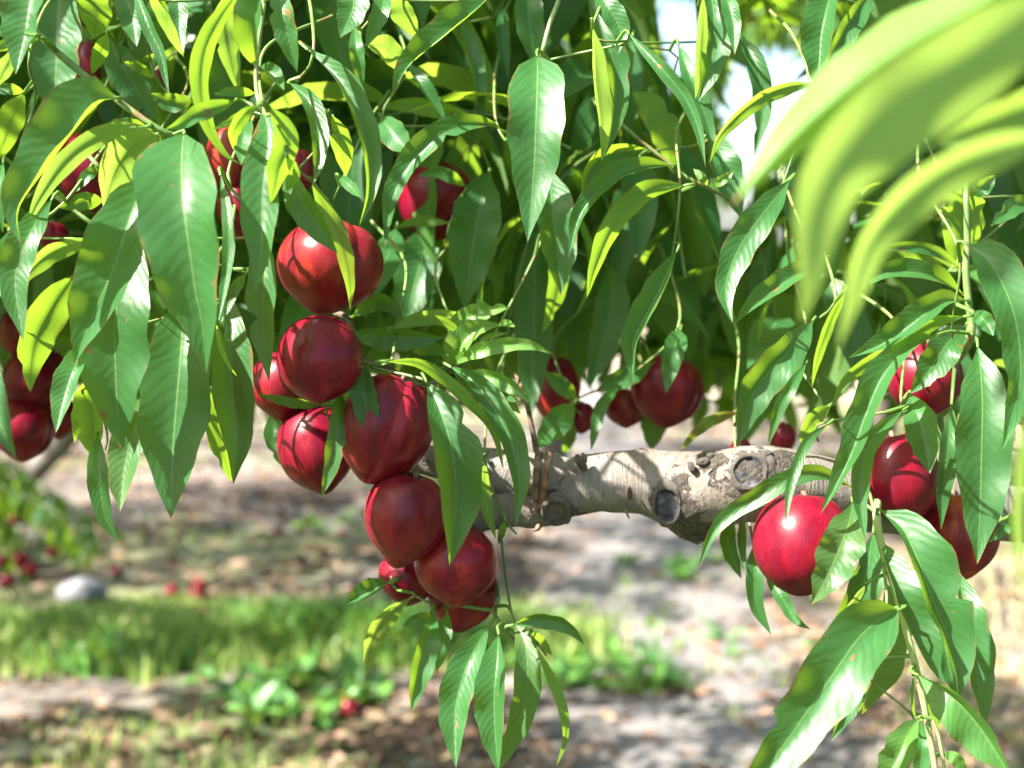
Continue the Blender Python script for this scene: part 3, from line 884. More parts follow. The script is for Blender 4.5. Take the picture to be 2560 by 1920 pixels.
# loose flakes of dark bark along the limb
for (x, y, dd, w, h, a) in ((1255,1000,.971,10,22,.5),(1262,990,.973,7,14,.3),(1520,998,.962,16,10,.2),(1535,985,.966,10,8,0),(1495,1010,.96,8,14,.4),(1655,985,.957,18,14,.6),(1668,1004,.953,12,24,.2),(1640,970,.966,12,7,0),(1690,1010,.957,6,20,.1),
                            (1700,985,.965,14,9,.2),(1215,1085,.972,14,16,.1),(1232,1108,.978,12,12,.3),(1470,1110,.967,16,22,.2),(1490,1090,.963,14,18,.5),(1530,1120,.972,16,14,.1),(1585,1010,.954,6,20,.1),(1058,998,.982,6,5,0),(1360,1065,.968,7,16,.1)):
    c = PD(x, y, dd + 0.003)
    ax = RGT * math.cos(a) + UPV * math.sin(a); ay = -RGT * math.sin(a) + UPV * math.cos(a)
    s = 0.72 / 2212 * dd
    rows = []
    for q, hgt in ((1, 0.004), (0.8, -0.0008), (0.4, -0.0018), (0.03, -0.0012)):
        row = []
        for j in range(13):
            t = 2 * math.pi * (j % 12) / 12
            rr = q * (1 + 0.35 * mnoise.noise(Vector((math.cos(t) * 2 + x, math.sin(t) * 2, q))))
            row.append(c + ax * (w * s * rr * math.cos(t)) + ay * (h * s * rr * math.sin(t)) + FWD * (hgt + 0.0006 * mnoise.noise(Vector((j * 3.1, q * 9, x)))))
        rows.append(row)
    mb = MB(); mb.grid(rows, flip=True)
    mb.obj('bark_flake', M_BARK_DARK, LIMB)

# ------------------------------------------------------------------ leaf variants for the rest of the crown
def variant(seed, n=9, S=(-1, -0.5, 0, 0.5, 1)):
    r = random.Random(seed)
    droop = r.uniform(0.5, 1.5); fold = r.uniform(0.15, 0.6); tw = r.uniform(-0.6, 0.6); side = r.uniform(-0.35, 0.35)
    wv = r.uniform(0.05, 0.14); kw = r.uniform(2, 3.4); ph = r.uniform(0, 6)
    W = 0.142
    rows, uvs = [], []
    x = z = y = 0.0
    for i in range(n):
        t = i / (n - 1)
        ang = -droop * t * 1.0
        ya = side * t
        if i:
            st = 1 / (n - 1)
            x += st * math.cos(ang) * math.cos(ya); z += st * math.sin(ang); y += st * math.sin(ya)
        w = interp(t, *PROF['n']) * W
        T = Vector((math.cos(ang), 0, math.sin(ang)))
        Nn = Vector((-math.sin(ang), 0, math.cos(ang)))
        row, ur = [], []
        for s in S:
            roll = tw * t
            lat = s * math.cos(fold)
            up = abs(s) * math.sin(fold) - 0.12 * s * s + wv * math.sin(6.28 * kw * t + ph * (1 if s > 0 else 1.7)) * abs(s)
            v = Vector((x, y, z)) + Vector((0, 1, 0)) * (w * (lat * math.cos(roll) - up * math.sin(roll))) + Nn * (w * (up * math.cos(roll) + lat * math.sin(roll)))
            row.append(v); ur.append((0.5 + 0.5 * s, t))
        rows.append(row); uvs.append(ur)
    mb = MB()
    mb.grid(rows, uvs)
    # petiole
    tube(mb, [Vector((-0.09, 0, 0.03)), Vector((-0.04, 0, 0.008)), Vector((0.01, 0, 0))], 0.008, 4, 0, caps=False)
    for i in range(len(mb.uv) - 15, len(mb.uv)): mb.uv[i] = (0.5, 0.02)
    mb.v = [tuple(q * 0.12 for q in p) for p in mb.v]
    return mb

def orient_up(mb):
    acc = Vector((0, 0, 0))
    for f in mb.f[:8]:
        a, b, c = (Vector(mb.v[i]) for i in f[:3])
        acc += (b - a).cross(c - a)
    if acc.z < 0:
        mb.f = [f[::-1] for f in mb.f]
    return mb

VARS = [orient_up(variant(s)) for s in range(14)]
VARS_LOW = [orient_up(variant(s, 5, (-1, 0, 1))) for s in range(10)]
VMESH = [v.mesh('leaf', M_LEAF) for v in VARS]
NPV = [(np.array(v.v), np.array(v.uv), v.f) for v in VARS]
NPL = [(np.array(v.v), np.array(v.uv), v.f) for v in VARS_LOW]

def leaf_matrix(base, dirv, length, roll):
    x = dirv.normalized()
    up = Vector((0, 0, 1))
    y = up.cross(x)
    if y.length < 0.05: y = Vector((1, 0, 0)).cross(x)
    y.normalize()
    z = x.cross(y)
    m = Matrix((( x.x, y.x, z.x), (x.y, y.y, z.y), (x.z, y.z, z.z))).to_4x4()
    return Matrix.Translation(base) @ m @ Matrix.Rotation(roll, 4, 'X') @ Matrix.Scale(length / 0.12, 4)

def joined(name, mats_list, npv, mat, parent=None, kind='stuff', twigs=None):
    vs, uvs, fs, off = [], [], [], 0
    for (k, M) in mats_list:
        v, u, f = npv[k % len(npv)]
        A = np.array(M)
        vs.append(v @ A[:3, :3].T + A[:3, 3]); uvs.append(u)
        fs.extend([tuple(i + off for i in q) for q in f])
        off += len(v)
    mb = MB()
    mb.v = [tuple(p) for p in np.concatenate(vs)]
    mb.uv = np.concatenate(uvs)
    mb.f = fs
    o = mb.obj(name, mat, parent)
    o['kind'] = kind
    return o

# ------------------------------------------------------------------ procedural shoots that fill the crown
def inpoly(x, y, poly):
    c = False
    j = len(poly) - 1
    for i in range(len(poly)):
        xi, yi = poly[i]; xj, yj = poly[j]
        if (yi > y) != (yj > y) and x < (xj - xi) * (y - yi) / (yj - yi) + xi:
            c = not c
        j = i
    return c

SKYGAPS = [[(1425,-10),(1508,-10),(1530,60),(1508,130),(1470,150),(1440,110)],
           [(1600,125),(1640,95),(1700,105),(1755,165),(1745,215),(1690,290),(1640,350),(1610,430),(1590,490),(1540,460),(1585,420),(1585,300),(1562,215),(1588,150)]]
SKYGAPS = [[(sum(a for a, b in g) / len(g) + (x - sum(a for a, b in g) / len(g)) * 1.15, sum(b for a, b in g) / len(g) + (y - sum(b for a, b in g) / len(g)) * 1.08) for x, y in g] for g in SKYGAPS]
def in_gap(p):
    q = proj(p)
    return q is not None and any(inpoly(q[0], q[1], g) for g in SKYGAPS)
OPEN = [(-50,905),(240,905),(240,850),(540,850),(540,930),(980,960),(980,890),(1230,900),(1290,860),(1560,930),(1560,965),(2300,990),(2300,1700),(-50,1700)]

CLEAR = [(1440,840,82,1.3),(1352,878,50,1.3),(1205,840,50,1.25),(1255,905,30,1.26),(60,720,70,1.35),(62,825,80,1.4),(50,925,75,1.4),(110,850,60,1.36),
         (940,430,80,1.2),(200,365,70,1.12),(505,345,50,1.1),(520,450,50,1.1),(1996,815,70,1.1)]
GAPS = []
def gap(crop, x, y, d, rad):
    sx, sy = cp(crop, x, y)
    GAPS.append((P(sx, sy, d * 0.01), rad))
for (x, y) in ((2000, 120), (1500, 400), (1050, 800), (1800, 850), (1100, 1300), (2100, 400), (1500, 1250)): gap('C', x, y, 43, 0.055)
for g_ in (('A',1330,1400,80,.02),('A',1280,950,80,.018),('A',470,900,82,.02),('A',740,1050,88,.028),('A',600,950,86,.025),('A',1300,420,84,.03),('A',1840,950,80,.02),('A',1640,250,83,.02),
           ('A',250,200,85,.03),('B',1350,1100,91,.02),('B',1660,600,92,.03),('B',680,850,98,.02),('B',450,100,99,.03),('C',900,200,90,.03),('C',450,680,95,.03),('C',420,1500,90,.03),
           ('F',300,200,90,.03),('F',1150,1000,88,.03),('F',1450,450,89,.025),('F',1160,1300,88,.02),('F',2050,800,85,.02),('F',620,200,90,.025),
           ('I',1000,900,82,.035),('I',700,1400,82,.025),('I',1720,650,86,.035),('I',1750,1350,85,.035),('I',1350,1550,86,.03),('I',750,200,93,.018),('I',1250,800,82,.02),
           ('H',950,1350,92,.02),('H',680,1400,93,.02),('H',260,800,100,.02),('D',620,600,92,.02),('D',700,1000,87,.015),('D',740,1400,90,.02),('D',400,800,86,.02),('E',1100,600,96,.025),('E',1900,350,95,.02),
           ('D',1800,50,96,.026),('D',1880,120,96,.02),('E',300,1000,95,.015),('E',40,1450,100,.012),('E',60,100,96,.01),('H',340,440,102,.012),('D',80,950,128,.03)): gap(*g_)
def in_sunpath(p):
    for (c, rad) in GAPS:
        v = p - c
        h = v.dot(SUN_DIR)
        if h > 0.06 and (v - SUN_DIR * h).length_squared < (rad * 0.9 + 0.012) ** 2: return True
    return False

def allowed(p):
    if in_sunpath(p): return False
    q = proj(p)
    if q is None: return False
    x, y, d = q
    if -60 < x < 2272 and -60 < y < 1720:
        if d < 1.06: return False
        for (fx, fy, fr, fd) in CLEAR:
            if d < fd and (x - fx) ** 2 + (y - fy) ** 2 < fr * fr: return False
        if any(inpoly(x, y, g) for g in SKYGAPS) or inpoly(x, y, OPEN): return False
    elif d < 0.75 and y > -700 and -300 < x < 2500:
        return False
    return True

N_FRONT = 80
CROWN = []      # (distance, variant, matrix, shoot index)
FSH = []
def fill_shoot(origin, dirv, length, nl, sag, r):
    pts = [origin.copy()]
    d = dirv.normalized()
    for i in range(6):
        d = (d + Vector((r.uniform(-.12, .12), r.uniform(-.12, .12), -sag)) ).normalized()
        pts.append(pts[-1] + d * length / 6)
    path = spline(pts, 16)
    idx = len(FSH)
    got = 0
    ang = r.uniform(0, 6.28)
    for i in range(nl):
        t = 0.1 + 0.9 * i / (nl - 1)
        k = min(14, int(t * 15))
        b = path[k].lerp(path[k + 1], t * 15 - k)
        T = (path[k + 1] - path[k]).normalized()
        ang += 2.4
        o = T.orthogonal().normalized()
        o = Quaternion(T, ang) @ o
        dv = o * 0.85 + T * r.uniform(0.1, 0.6) + Vector((0, 0, r.uniform(-0.75, 0.05)))
        ln = r.uniform(0.11, 0.168) * (0.65 if i == nl - 1 else 1)
        M = leaf_matrix(b + o * 0.009, dv, ln, r.uniform(-0.6, 0.6))
        tip = b + dv.normalized() * ln * 0.75 + Vector((0, 0, -0.3 * ln))
        mid = b + dv.normalized() * ln * 0.4
        if allowed(b) and allowed(tip) and allowed(mid) and not (in_gap(b + dv.normalized() * ln * 0.6) or in_gap(b + dv.normalized() * ln * 0.95) or in_gap(b + dv.normalized() * ln * 0.2) or in_gap(tip + Vector((0, 0, -0.02)))):
            CROWN.append([proj(b), r.randrange(14), M, idx, b])
            got += 1
    okp = []
    for p in path:
        if not allowed(p): break
        okp.append(p)
    FSH.append(dict(path=path if len(okp) == len(path) else (okp if len(okp) > 5 else None), got=got))

r = random.Random(5)
# in and behind the view
for i in range(380):
    x = r.uniform(-0.8, 0.8); y = r.uniform(1.16, 2.1); z = 1.12 + (r.random() ** 1.15) * 0.8
    if z > 1.36 and r.random() < 0.3: continue
    fill_shoot(Vector((x, y, z)), Vector((r.uniform(-1, 1), r.uniform(-0.9, 0.5), r.uniform(-0.3, 0.8))), r.uniform(0.2, 0.42), r.randrange(10, 17), r.uniform(0.05, 0.45), r)
# deeper in the crown
for i in range(220):
    x = r.uniform(-1.5, 1.6); y = r.uniform(2.0, 3.5); z = 1.22 + r.random() * 1.4
    fill_shoot(Vector((x, y, z)), Vector((r.uniform(-1, 1), r.uniform(-1, 1), r.uniform(-.2, 1))), r.uniform(0.25, 0.5), r.randrange(10, 16), r.uniform(0.05, 0.35), r)
# crown overhead (dapples the light)
for i in range(85):
    x = r.uniform(-1.7, 1.8); y = r.uniform(1.0, 3.4); z = r.uniform(1.72, 2.7)
    fill_shoot(Vector((x, y, z)), Vector((r.uniform(-1, 1), r.uniform(-1, 1), r.uniform(0, 1))), r.uniform(0.25, 0.5), r.randrange(10, 16), r.uniform(0.05, 0.35), r)
# the same crown arching over towards the viewer
for i in range(N_FRONT):
    x = r.uniform(-1.5, 0.9); y = r.uniform(-0.4, 1.0); z = r.uniform(1.62, 2.5)
    fill_shoot(Vector((x, y, z)), Vector((r.uniform(-1, 1), r.uniform(-1, 1), r.uniform(0, 1))), r.uniform(0.25, 0.5), r.randrange(10, 16), r.uniform(0.05, 0.35), r)
for i in range(230):  # unseen ring of shoots added round the viewer to block ambient light
    a = r.uniform(math.pi * 0.93, math.pi * 2.07); q = r.uniform(1.0, 1.9)
    fill_shoot(Vector((q * math.cos(a), 0.7 + q * 1.1 * math.sin(a), r.uniform(0.85, 2.3))), Vector((r.uniform(-1, 1), r.uniform(-1, 1), r.uniform(0, 1))), r.uniform(0.25, 0.5), r.randrange(10, 16), r.uniform(0.05, 0.35), r)
for i in range(30):      # unseen shoots added on the sunny side to darken the interior
    fill_shoot(Vector((r.uniform(-1.9, -0.3), r.uniform(0.9, 2.2), r.uniform(1.75, 2.6))), Vector((r.uniform(-1, 1), r.uniform(-1, 1), r.uniform(0, 1))), r.uniform(0.25, 0.5), r.randrange(10, 16), r.uniform(0.05, 0.35), r)
for i in range(45):     # a dense layer added just over the fruit to darken the leaves below
    fill_shoot(Vector((r.uniform(-1.0, 0.0), r.uniform(1.08, 1.9), r.uniform(1.6, 1.9))), Vector((r.uniform(-1, 1), r.uniform(-1, 1), r.uniform(-.2, .6))), r.uniform(0.25, 0.45), r.randrange(10, 16), r.uniform(0.05, 0.35), r)
# sides
for i in range(90):
    s = -1 if i % 2 else 1
    x = s * r.uniform(0.55, 1.6); y = r.uniform(1.05, 2.6); z = r.uniform(1.1, 1.9)
    fill_shoot(Vector((x, y, z)), Vector((r.uniform(-1, 1), r.uniform(-1, 1), r.uniform(0, .8))), r.uniform(0.25, 0.45), r.randrange(10, 15), r.uniform(0.05, 0.35), r)

# the largest seen become leaves of their own (sub-parts of their shoot), the rest one mass
def seen_key(c):
    q = c[0]
    if q is None: return 1e9
    vis = -40 < q[0] < 2250 and -60 < q[1] < 1000
    return q[2] + (0 if vis else 100)
order = sorted(CROWN, key=seen_key)
N_SINGLE = 296 - len(LEAVES)
singles = order[:max(0, N_SINGLE)]
rest = order[max(0, N_SINGLE):]

LCOL = {}
def put_shoots():
    for s in SHOOTS:
        mb = MB()
        n = len(s['path'])
        tube(mb, s['path'], [s['r0'] + (s['r1'] - s['r0']) * i / (n - 1) for i in range(n)], 8, 2, bump=lambda p, d, t: 0.00018 * mnoise.noise(p * 350))
        so = mb.obj('shoot', s['mat'], TREE)
        for rec in s['leaves']:
            lo = rec['mb'].obj('leaf', M_LEAF, so)
            lo.color = (*rec['col'], 1)
put_shoots()
by = {}
for c in singles: by.setdefault(c[3], []).append(c)
restshoots = MB()
for idx, f in enumerate(FSH):
    if f['path'] is None or f['got'] < 6: continue
    n = len(f['path'])
    rad = [0.0012 - 0.0006 * i / (n - 1) for i in range(n)]
    if idx in by:
        mb = MB()
        tube(mb, f['path'], rad, 6, 1)
        so = mb.obj('shoot', M_GREENWOOD, TREE)
        for (q, k, M, _, b) in by[idx]:
            lo = link(bpy.data.objects.new('leaf', VMESH[k]))
            lo.parent = so
            lo.matrix_basis = M
            lo.color = (rnd.choice((0, 0, 0, 0.2)), 1, 0)+(1,)
    else:
        tube(restshoots, f['path'], rad, 4, 1, caps=False)
for idx in by:
    if FSH[idx]['path'] is None:
        for (q, k, M, _, b) in by[idx]:
            lo = link(bpy.data.objects.new('leaf', VMESH[k]))
            lo.parent = TREE
            lo.matrix_parent_inverse = Matrix.Translation(-world_loc(TREE))
            lo.matrix_basis = M
            lo.color = (0, 1, 0, 1)
ro = restshoots.obj('shoots', M_GREENWOOD, TREE); ro['kind'] = 'stuff'
cr = joined('crown', [(c[1], c[2]) for c in rest], NPV, M_LEAF, TREE)
cr.color = (0, 1, 0, 1)

# ------------------------------------------------------------------ nectarines
def fruit_mesh(seed, nu=44, nv=30, beak=0.12, suture=0.05):
    r = random.Random(seed)
    rows = []
    lx, ly = r.uniform(-.04, .04), r.uniform(-.04, .04)
    for i in range(nv + 1):
        th = math.pi * i / nv              # 0 stem, pi tip
        row = []
        for j in range(nu + 1):
            ph = 2 * math.pi * (j % nu) / nu
            rr = 1.0 - 0.22 * math.exp(-(th / 0.34) ** 2) + beak * math.exp(-((math.pi - th) / 0.30) ** 2)
            dp = (ph + math.pi) % (2 * math.pi) - math.pi
            rr *= 1 - suture * math.exp(-(dp / 0.16) ** 2) * math.sin(th) ** 0.7 + 0.035 * math.exp(-((abs(dp) - 0.6) / 0.5) ** 2) * math.sin(th)
            rr *= 1 + 0.02 * math.sin(2 * ph + seed) * math.sin(th)
            sx = math.sin(th)
            row.append(Vector((rr * sx * math.cos(ph) + lx * math.cos(th), rr * sx * math.sin(ph) + ly * math.cos(th), rr * math.cos(th))))
        rows.append(row)
    mb = MB(); mb.grid(rows, flip=False)
    return mb

def add_fruit(c, rx, ry, ang, tilt, spin, label, group, yel=0.2, beak=0.12, suture=0.05, seed=0, stalk=True, name='nectarine', lowpoly=False):
    """ang: direction of the tip seen in the picture (90 = straight down); tilt: how far the tip leans to (+) the camera."""
    tipd = (RGT * math.cos(R(ang)) - UPV * math.sin(R(ang))) * math.cos(R(tilt)) - FWD * math.sin(R(tilt))
    z = -tipd.normalized()
    x = (-FWD - z * (-FWD).dot(z))
    x = x.normalized() if x.length > 0.05 else z.orthogonal().normalized()
    y = z.cross(x)
    m = Matrix(((x.x, y.x, z.x), (x.y, y.y, z.y), (x.z, y.z, z.z))).to_4x4()
    mb = fruit_mesh(seed, *((20, 14) if lowpoly else (72, 48)), beak=beak, suture=suture)
    for i, v in enumerate(mb.v):
        mb.v[i] = tuple((v[0] * rx, v[1] * rx, v[2] * ry))
    # outward faces
    f = mb.f[len(mb.f) // 2]
    a, b, cc = (Vector(mb.v[i]) for i in f[:3])
    if (b - a).cross(cc - a).dot(a) < 0: mb.f = [q[::-1] for q in mb.f]
    o = mb.obj(name, M_FRUIT)
    o.matrix_basis = Matrix.Translation(c) @ m @ Matrix.Rotation(R(spin), 4, 'Z')
    o.color = (yel, 0, 0, 1)
    tag(o, label, 'nectarine', group)
    if stalk:
        sm = MB()
        tube(sm, [Vector((0, 0, 0.76 * ry)), Vector((0.02 * rx, 0, 0.86 * ry)), Vector((0.05 * rx, 0.03 * rx, 0.98 * ry))], [0.0022, 0.0018, 0.0024], 6, 1)
        so = link(bpy.data.objects.new('stalk', sm.mesh('stalk', M_TWIG)))
        so.parent = o
    return o

def F(x, y, rx, ry, d, ang, tilt, spin, label, group, **k):
    s = 0.72 / 2212 * d * 0.01
    return add_fruit(PD(x, y, d * 0.01), rx * s, ry * s, ang, tilt, spin, label, group, seed=int(x * 7 + y), **k)

G1 = 'nectarines in the central hanging cluster'
G2 = 'nectarines among the leaves at the right'
G3 = 'nectarines behind the limb'
G4 = 'nectarines at the left edge'
G5 = 'nectarines half hidden in the upper leaves'
F(713, 572, 116, 100, 96, 100, 8, 35, 'large red nectarine topping the central cluster, sunlit in stripes, a leaf across it', G1, yel=0.35)
F(690, 773, 92, 96, 92, 88, 25, 140, 'round dark purple-red nectarine in full, directly under the sunlit top one of the central cluster', G1, yel=0.05)
F(617, 828, 76, 74, 101, 95, 0, 90, 'brighter red nectarine peeping out behind the left of the dark purple-red one', G1, yel=0.3)
F(835, 920, 101, 118, 95, 108, 10, 12, 'big egg-shaped red nectarine with a small leaf lying on its face below the brown twig', G1, yel=0.3, suture=0.06)
F(684, 962, 86, 96, 101, 78, 0, 200, 'plain red nectarine left of the big egg-shaped one, narrow leaf hanging down between them', G1, yel=0.35)
F(878, 1112, 88, 100, 95, 105, -5, 230, 'dark red nectarine with a sharp pointed tip, below the big egg-shaped one', G1, yel=0.2, beak=0.2)
F(985, 1217, 92, 84, 97, 85, 12, 160, 'red nectarine touched by the long dark leaf tip, right of the sharp pointed one', G1, yel=0.35)
F(880, 1243, 62, 60, 102, 100, 0, 90, 'small red nectarine with pink sunspot tucked low behind the left of the central cluster', G1, yel=0.1)
F(1000, 1277, 75, 80, 103, 95, 15, 100, 'lowest dark red nectarine of the central cluster, just above hanging leaves', G1, yel=0.2)

F(1733, 1170, 106, 112, 93.5, 96, 10, 170, 'glossy pink-red nectarine in front of the limb, shadow down its left side', G2, yel=0.05, beak=0.05)
F(1945, 1028, 82, 100, 97, 80, 5, 150, 'dark red nectarine under a white-lit narrow leaf, right of the glossy pink-red one', G2, yel=0.1)
F(2066, 1150, 88, 92, 100, 85, 5, 90, 'orange-red nectarine, lowest at the far right, behind a hanging leaf tip', G2, yel=0.9)
F(1996, 815, 78, 82, 101, 95, 0, 90, 'pink-red nectarine high in the right cluster, just below the brown shoot joint', G2, yel=0.1)
F(1845, 1000, 38, 44, 105, 90, 0, 0, 'dark nectarine mostly hidden between two narrow leaves, touching the limb at the right', G2, yel=0.0)
F(1690, 945, 30, 34, 122, 90, 0, 0, 'small red nectarine showing through leaves above the upper knot of the limb', G3, yel=0.2)
F(1600, 972, 24, 26, 112, 90, 0, 0, 'pink edge of a small nectarine right on top of the limb beside the upper knot', G3, yel=0.1)

F(1440, 840, 77, 76, 122, 95, 5, 60, 'round dark red nectarine behind the limb, bluish leaf tip lying on its top', G3, yel=0.1)
F(1352, 878, 46, 42, 126, 90, 0, 30, 'orange-red nectarine half covered by the round dark red one behind the limb', G3, yel=0.7)
F(1200, 840, 52, 76, 122, 85, 0, 30, 'red nectarine in deep shade behind the leaves above the limb', G3, yel=0.4)
F(1255, 900, 32, 34, 124, 90, 0, 30, 'small shaded nectarine between two dark leaves just above the limb', G3, yel=0.1)

F(45, 715, 46, 56, 128, 90, 0, 60, 'topmost nectarine of the left edge cluster, its top shaded by a leaf', G4, yel=0.1)
F(62, 822, 60, 64, 128, 100, 10, 150, 'pale pink-red nectarine in the middle of the left edge cluster', G4, yel=0.05)
F(108, 818, 34, 66, 131, 95, 0, 90, 'deep red slim nectarine just right of the pale pink-red one at the left edge', G4, yel=0.05)
F(48, 925, 66, 66, 128, 90, 10, 80, 'lowest nectarine of the left edge cluster, bright spot on its upper left', G4, yel=0.3)
F(128, 900, 40, 44, 133, 90, 0, 80, 'small nectarine behind a white-lit leaf at the left edge', G4, yel=0.2)

F(940, 430, 84, 86, 117, 95, 0, 60, 'dark nectarine in the upper middle with a bright red rim of sun along its top', G5, yel=0.0)
F(200, 365, 80, 84, 108, 90, 0, 60, 'dark red nectarine behind the green shoot at the upper left', G5, yel=0.0)
F(188, 150, 30, 66, 108, 90, 0, 60, 'narrow strip of dark nectarine between two leaves near the top left', G5, yel=0.0)
F(505, 345, 60, 80, 106, 85, 0, 30, 'orange-flushed nectarine between narrow leaves right of the broad white-lit leaf', G5, yel=0.9)
F(520, 450, 50, 64, 106, 90, 0, 30, 'red nectarine showing as an upright strip below the orange-flushed one', G5, yel=0.25)
F(112, 508, 36, 30, 110, 90, 0, 30, 'small red nectarine behind leaves left of the broad white-lit leaf', G5, yel=0.3)
F(340, 170, 26, 28, 112, 90, 0, 30, 'little round nectarine deep in the leaves near the top left', G5, yel=0.1)
F(640, 370, 40, 52, 104, 90, 0, 30, 'dark red nectarine in shade between leaves above the sunlit top one', G5, yel=0.0)

# ------------------------------------------------------------------ ground
def ground_material():
    t = NT('orchard_soil')
    tc = t.new('ShaderNodeTexCoord')
    ob = tc.outputs['Object']
    a = t.noise(ob, 0.9, 5, 0.62, 0.3)
    b = t.noise(ob, 5.0, 5, 0.65)
    c = t.noise(ob, 34, 4, 0.7)
    g = t.noise(t.mapping(ob, (1, 1, 1), (7.3, 2.1, 0)), 0.55, 4, 0.6)
    col = t.mix(t.step(b, 0.35, 0.65), (0.042, 0.034, 0.030), (0.115, 0.095, 0.082))
    col = t.mix(t.step(a, 0.45, 0.62), col, (0.19, 0.165, 0.15))
    col = t.mix(t.step(c, 0.5, 0.72, 0, 0.7), col, (0.055, 0.040, 0.030))
    sx = t.new('ShaderNodeSeparateXYZ'); t.l.new(ob, sx.inputs[0])
    far = t.step(sx.outputs[1], 9.0, 16.0)
    col = t.mix(t.math('MULTIPLY', far, 0.85), col, (0.27, 0.225, 0.16))
    px_ = t.math('ABSOLUTE', t.math('SUBTRACT', sx.outputs[0], t.math('MULTIPLY_ADD', sx.outputs[1], 0.02, 0.42)))
    pw = t.math('ADD', px_, t.math('MULTIPLY', t.noise(ob, 2.2, 4, 0.6), 0.9))
    pm = t.math('MULTIPLY', t.step(pw, 0.62, 1.0, 1.0, 0.0), t.step(sx.outputs[1], 3.0, 3.6))
    col = t.mix(t.math('MULTIPLY', pm, 0.85), col, t.mix(t.step(c, 0.4, 0.7), (0.165, 0.155, 0.156), (0.10, 0.093, 0.092)))
    near = t.step(t.math('ADD', sx.outputs[1], t.math('MULTIPLY', g, 0.8)), 2.9, 3.5, 0.9, 0.0)  # unseen ground by the camera coloured dark green to cut bounced light
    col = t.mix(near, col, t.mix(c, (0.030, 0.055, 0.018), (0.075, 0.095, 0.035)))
    gm = t.math('MULTIPLY', t.step(g, 0.5, 0.64), 0.55)
    col = t.mix(gm, col, (0.12, 0.15, 0.05))
    t.set(t.p.inputs['Base Color'], col)
    t.p.inputs['Roughness'].default_value = 0.95
    t.p.inputs['Specular IOR Level'].default_value = 0.15
    t.set(t.p.inputs['Normal'], t.bump(t.math('ADD', b, t.math('MULTIPLY', c, 0.4)), 0.7, 0.03))
    return t.m

def gz(x, y):
    return 0.035 * mnoise.noise(Vector((x * 0.8, y * 0.8, 0))) + 0.018 * mnoise.noise(Vector((x * 3.1, y * 3.1, 3)))
mb = MB()
xs = [-300, -120, -50, -25] + list(np.arange(-12, 12.01, 0.3)) + [25, 50, 120, 300]
ys = [-40, -10, -3] + list(np.arange(0, 22.01, 0.3)) + [30, 50, 90, 160, 300, 500]
mb.grid([[Vector((x, y, gz(x, y) if abs(x) <= 12 and 0 <= y <= 22 else 0)) for x in xs] for y in ys])
f = mb.f[0]
a, b, c = (Vector(mb.v[i]) for i in f[:3])
if (b - a).cross(c - a).z < 0: mb.f = [q[::-1] for q in mb.f]
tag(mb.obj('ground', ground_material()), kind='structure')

def scatter_material(name, cols, trans=0.0, rough=0.7):
    t = NT(name)
    g = t.new('ShaderNodeNewGeometry')
    x = g.outputs['Random Per Island']
    cr_ = t.new('ShaderNodeValToRGB')
    t.l.new(x, cr_.inputs[0])
    el = cr_.color_ramp.elements
    el[0].position = 0; el[0].color = (*cols[0], 1)
    el[1].position = 1; el[1].color = (*cols[-1], 1)
    for i, c in enumerate(cols[1:-1]):
        e = el.new((i + 1) / (len(cols) - 1)); e.color = (*c, 1)
    t.set(t.p.inputs['Base Color'], cr_.outputs[0])
    t.p.inputs['Roughness'].default_value = rough
    t.p.inputs['Specular IOR Level'].default_value = 0.3
    if trans:
        tr = t.new('ShaderNodeBsdfTranslucent')
        t.set(tr.inputs[0], t.mix(0.5, cr_.outputs[0], (0.40, 0.55, 0.06)))
        ms = t.new('ShaderNodeMixShader'); ms.inputs[0].default_value = trans
        t.l.new(t.p.outputs[0], ms.inputs[1]); t.l.new(tr.outputs[0], ms.inputs[2]); t.l.new(ms.outputs[0], t.out.inputs[0])
    return t.m

M_GRASS = scatter_material('grass_blade', [(0.09, 0.18, 0.04), (0.16, 0.28, 0.06), (0.24, 0.36, 0.09), (0.33, 0.40, 0.14), (0.45, 0.42, 0.21)], 0.35, 0.45)
M_DRY = scatter_material('dry_grass', [(0.30, 0.29, 0.10), (0.45, 0.40, 0.20), (0.52, 0.46, 0.27), (0.24, 0.30, 0.09)], 0.25, 0.6)
M_WEED = scatter_material('weed_leaf', [(0.04, 0.12, 0.03), (0.07, 0.20, 0.04), (0.12, 0.27, 0.05), (0.08, 0.18, 0.08)], 0.3, 0.35)
M_LITTER = scatter_material('fallen_leaf', [(0.04, 0.022, 0.014), (0.12, 0.065, 0.038), (0.19, 0.12, 0.08), (0.08, 0.04, 0.022), (0.26, 0.17, 0.12), (0.10, 0.045, 0.022), (0.30, 0.20, 0.14), (0.17, 0.13, 0.05)], 0.0, 0.75)

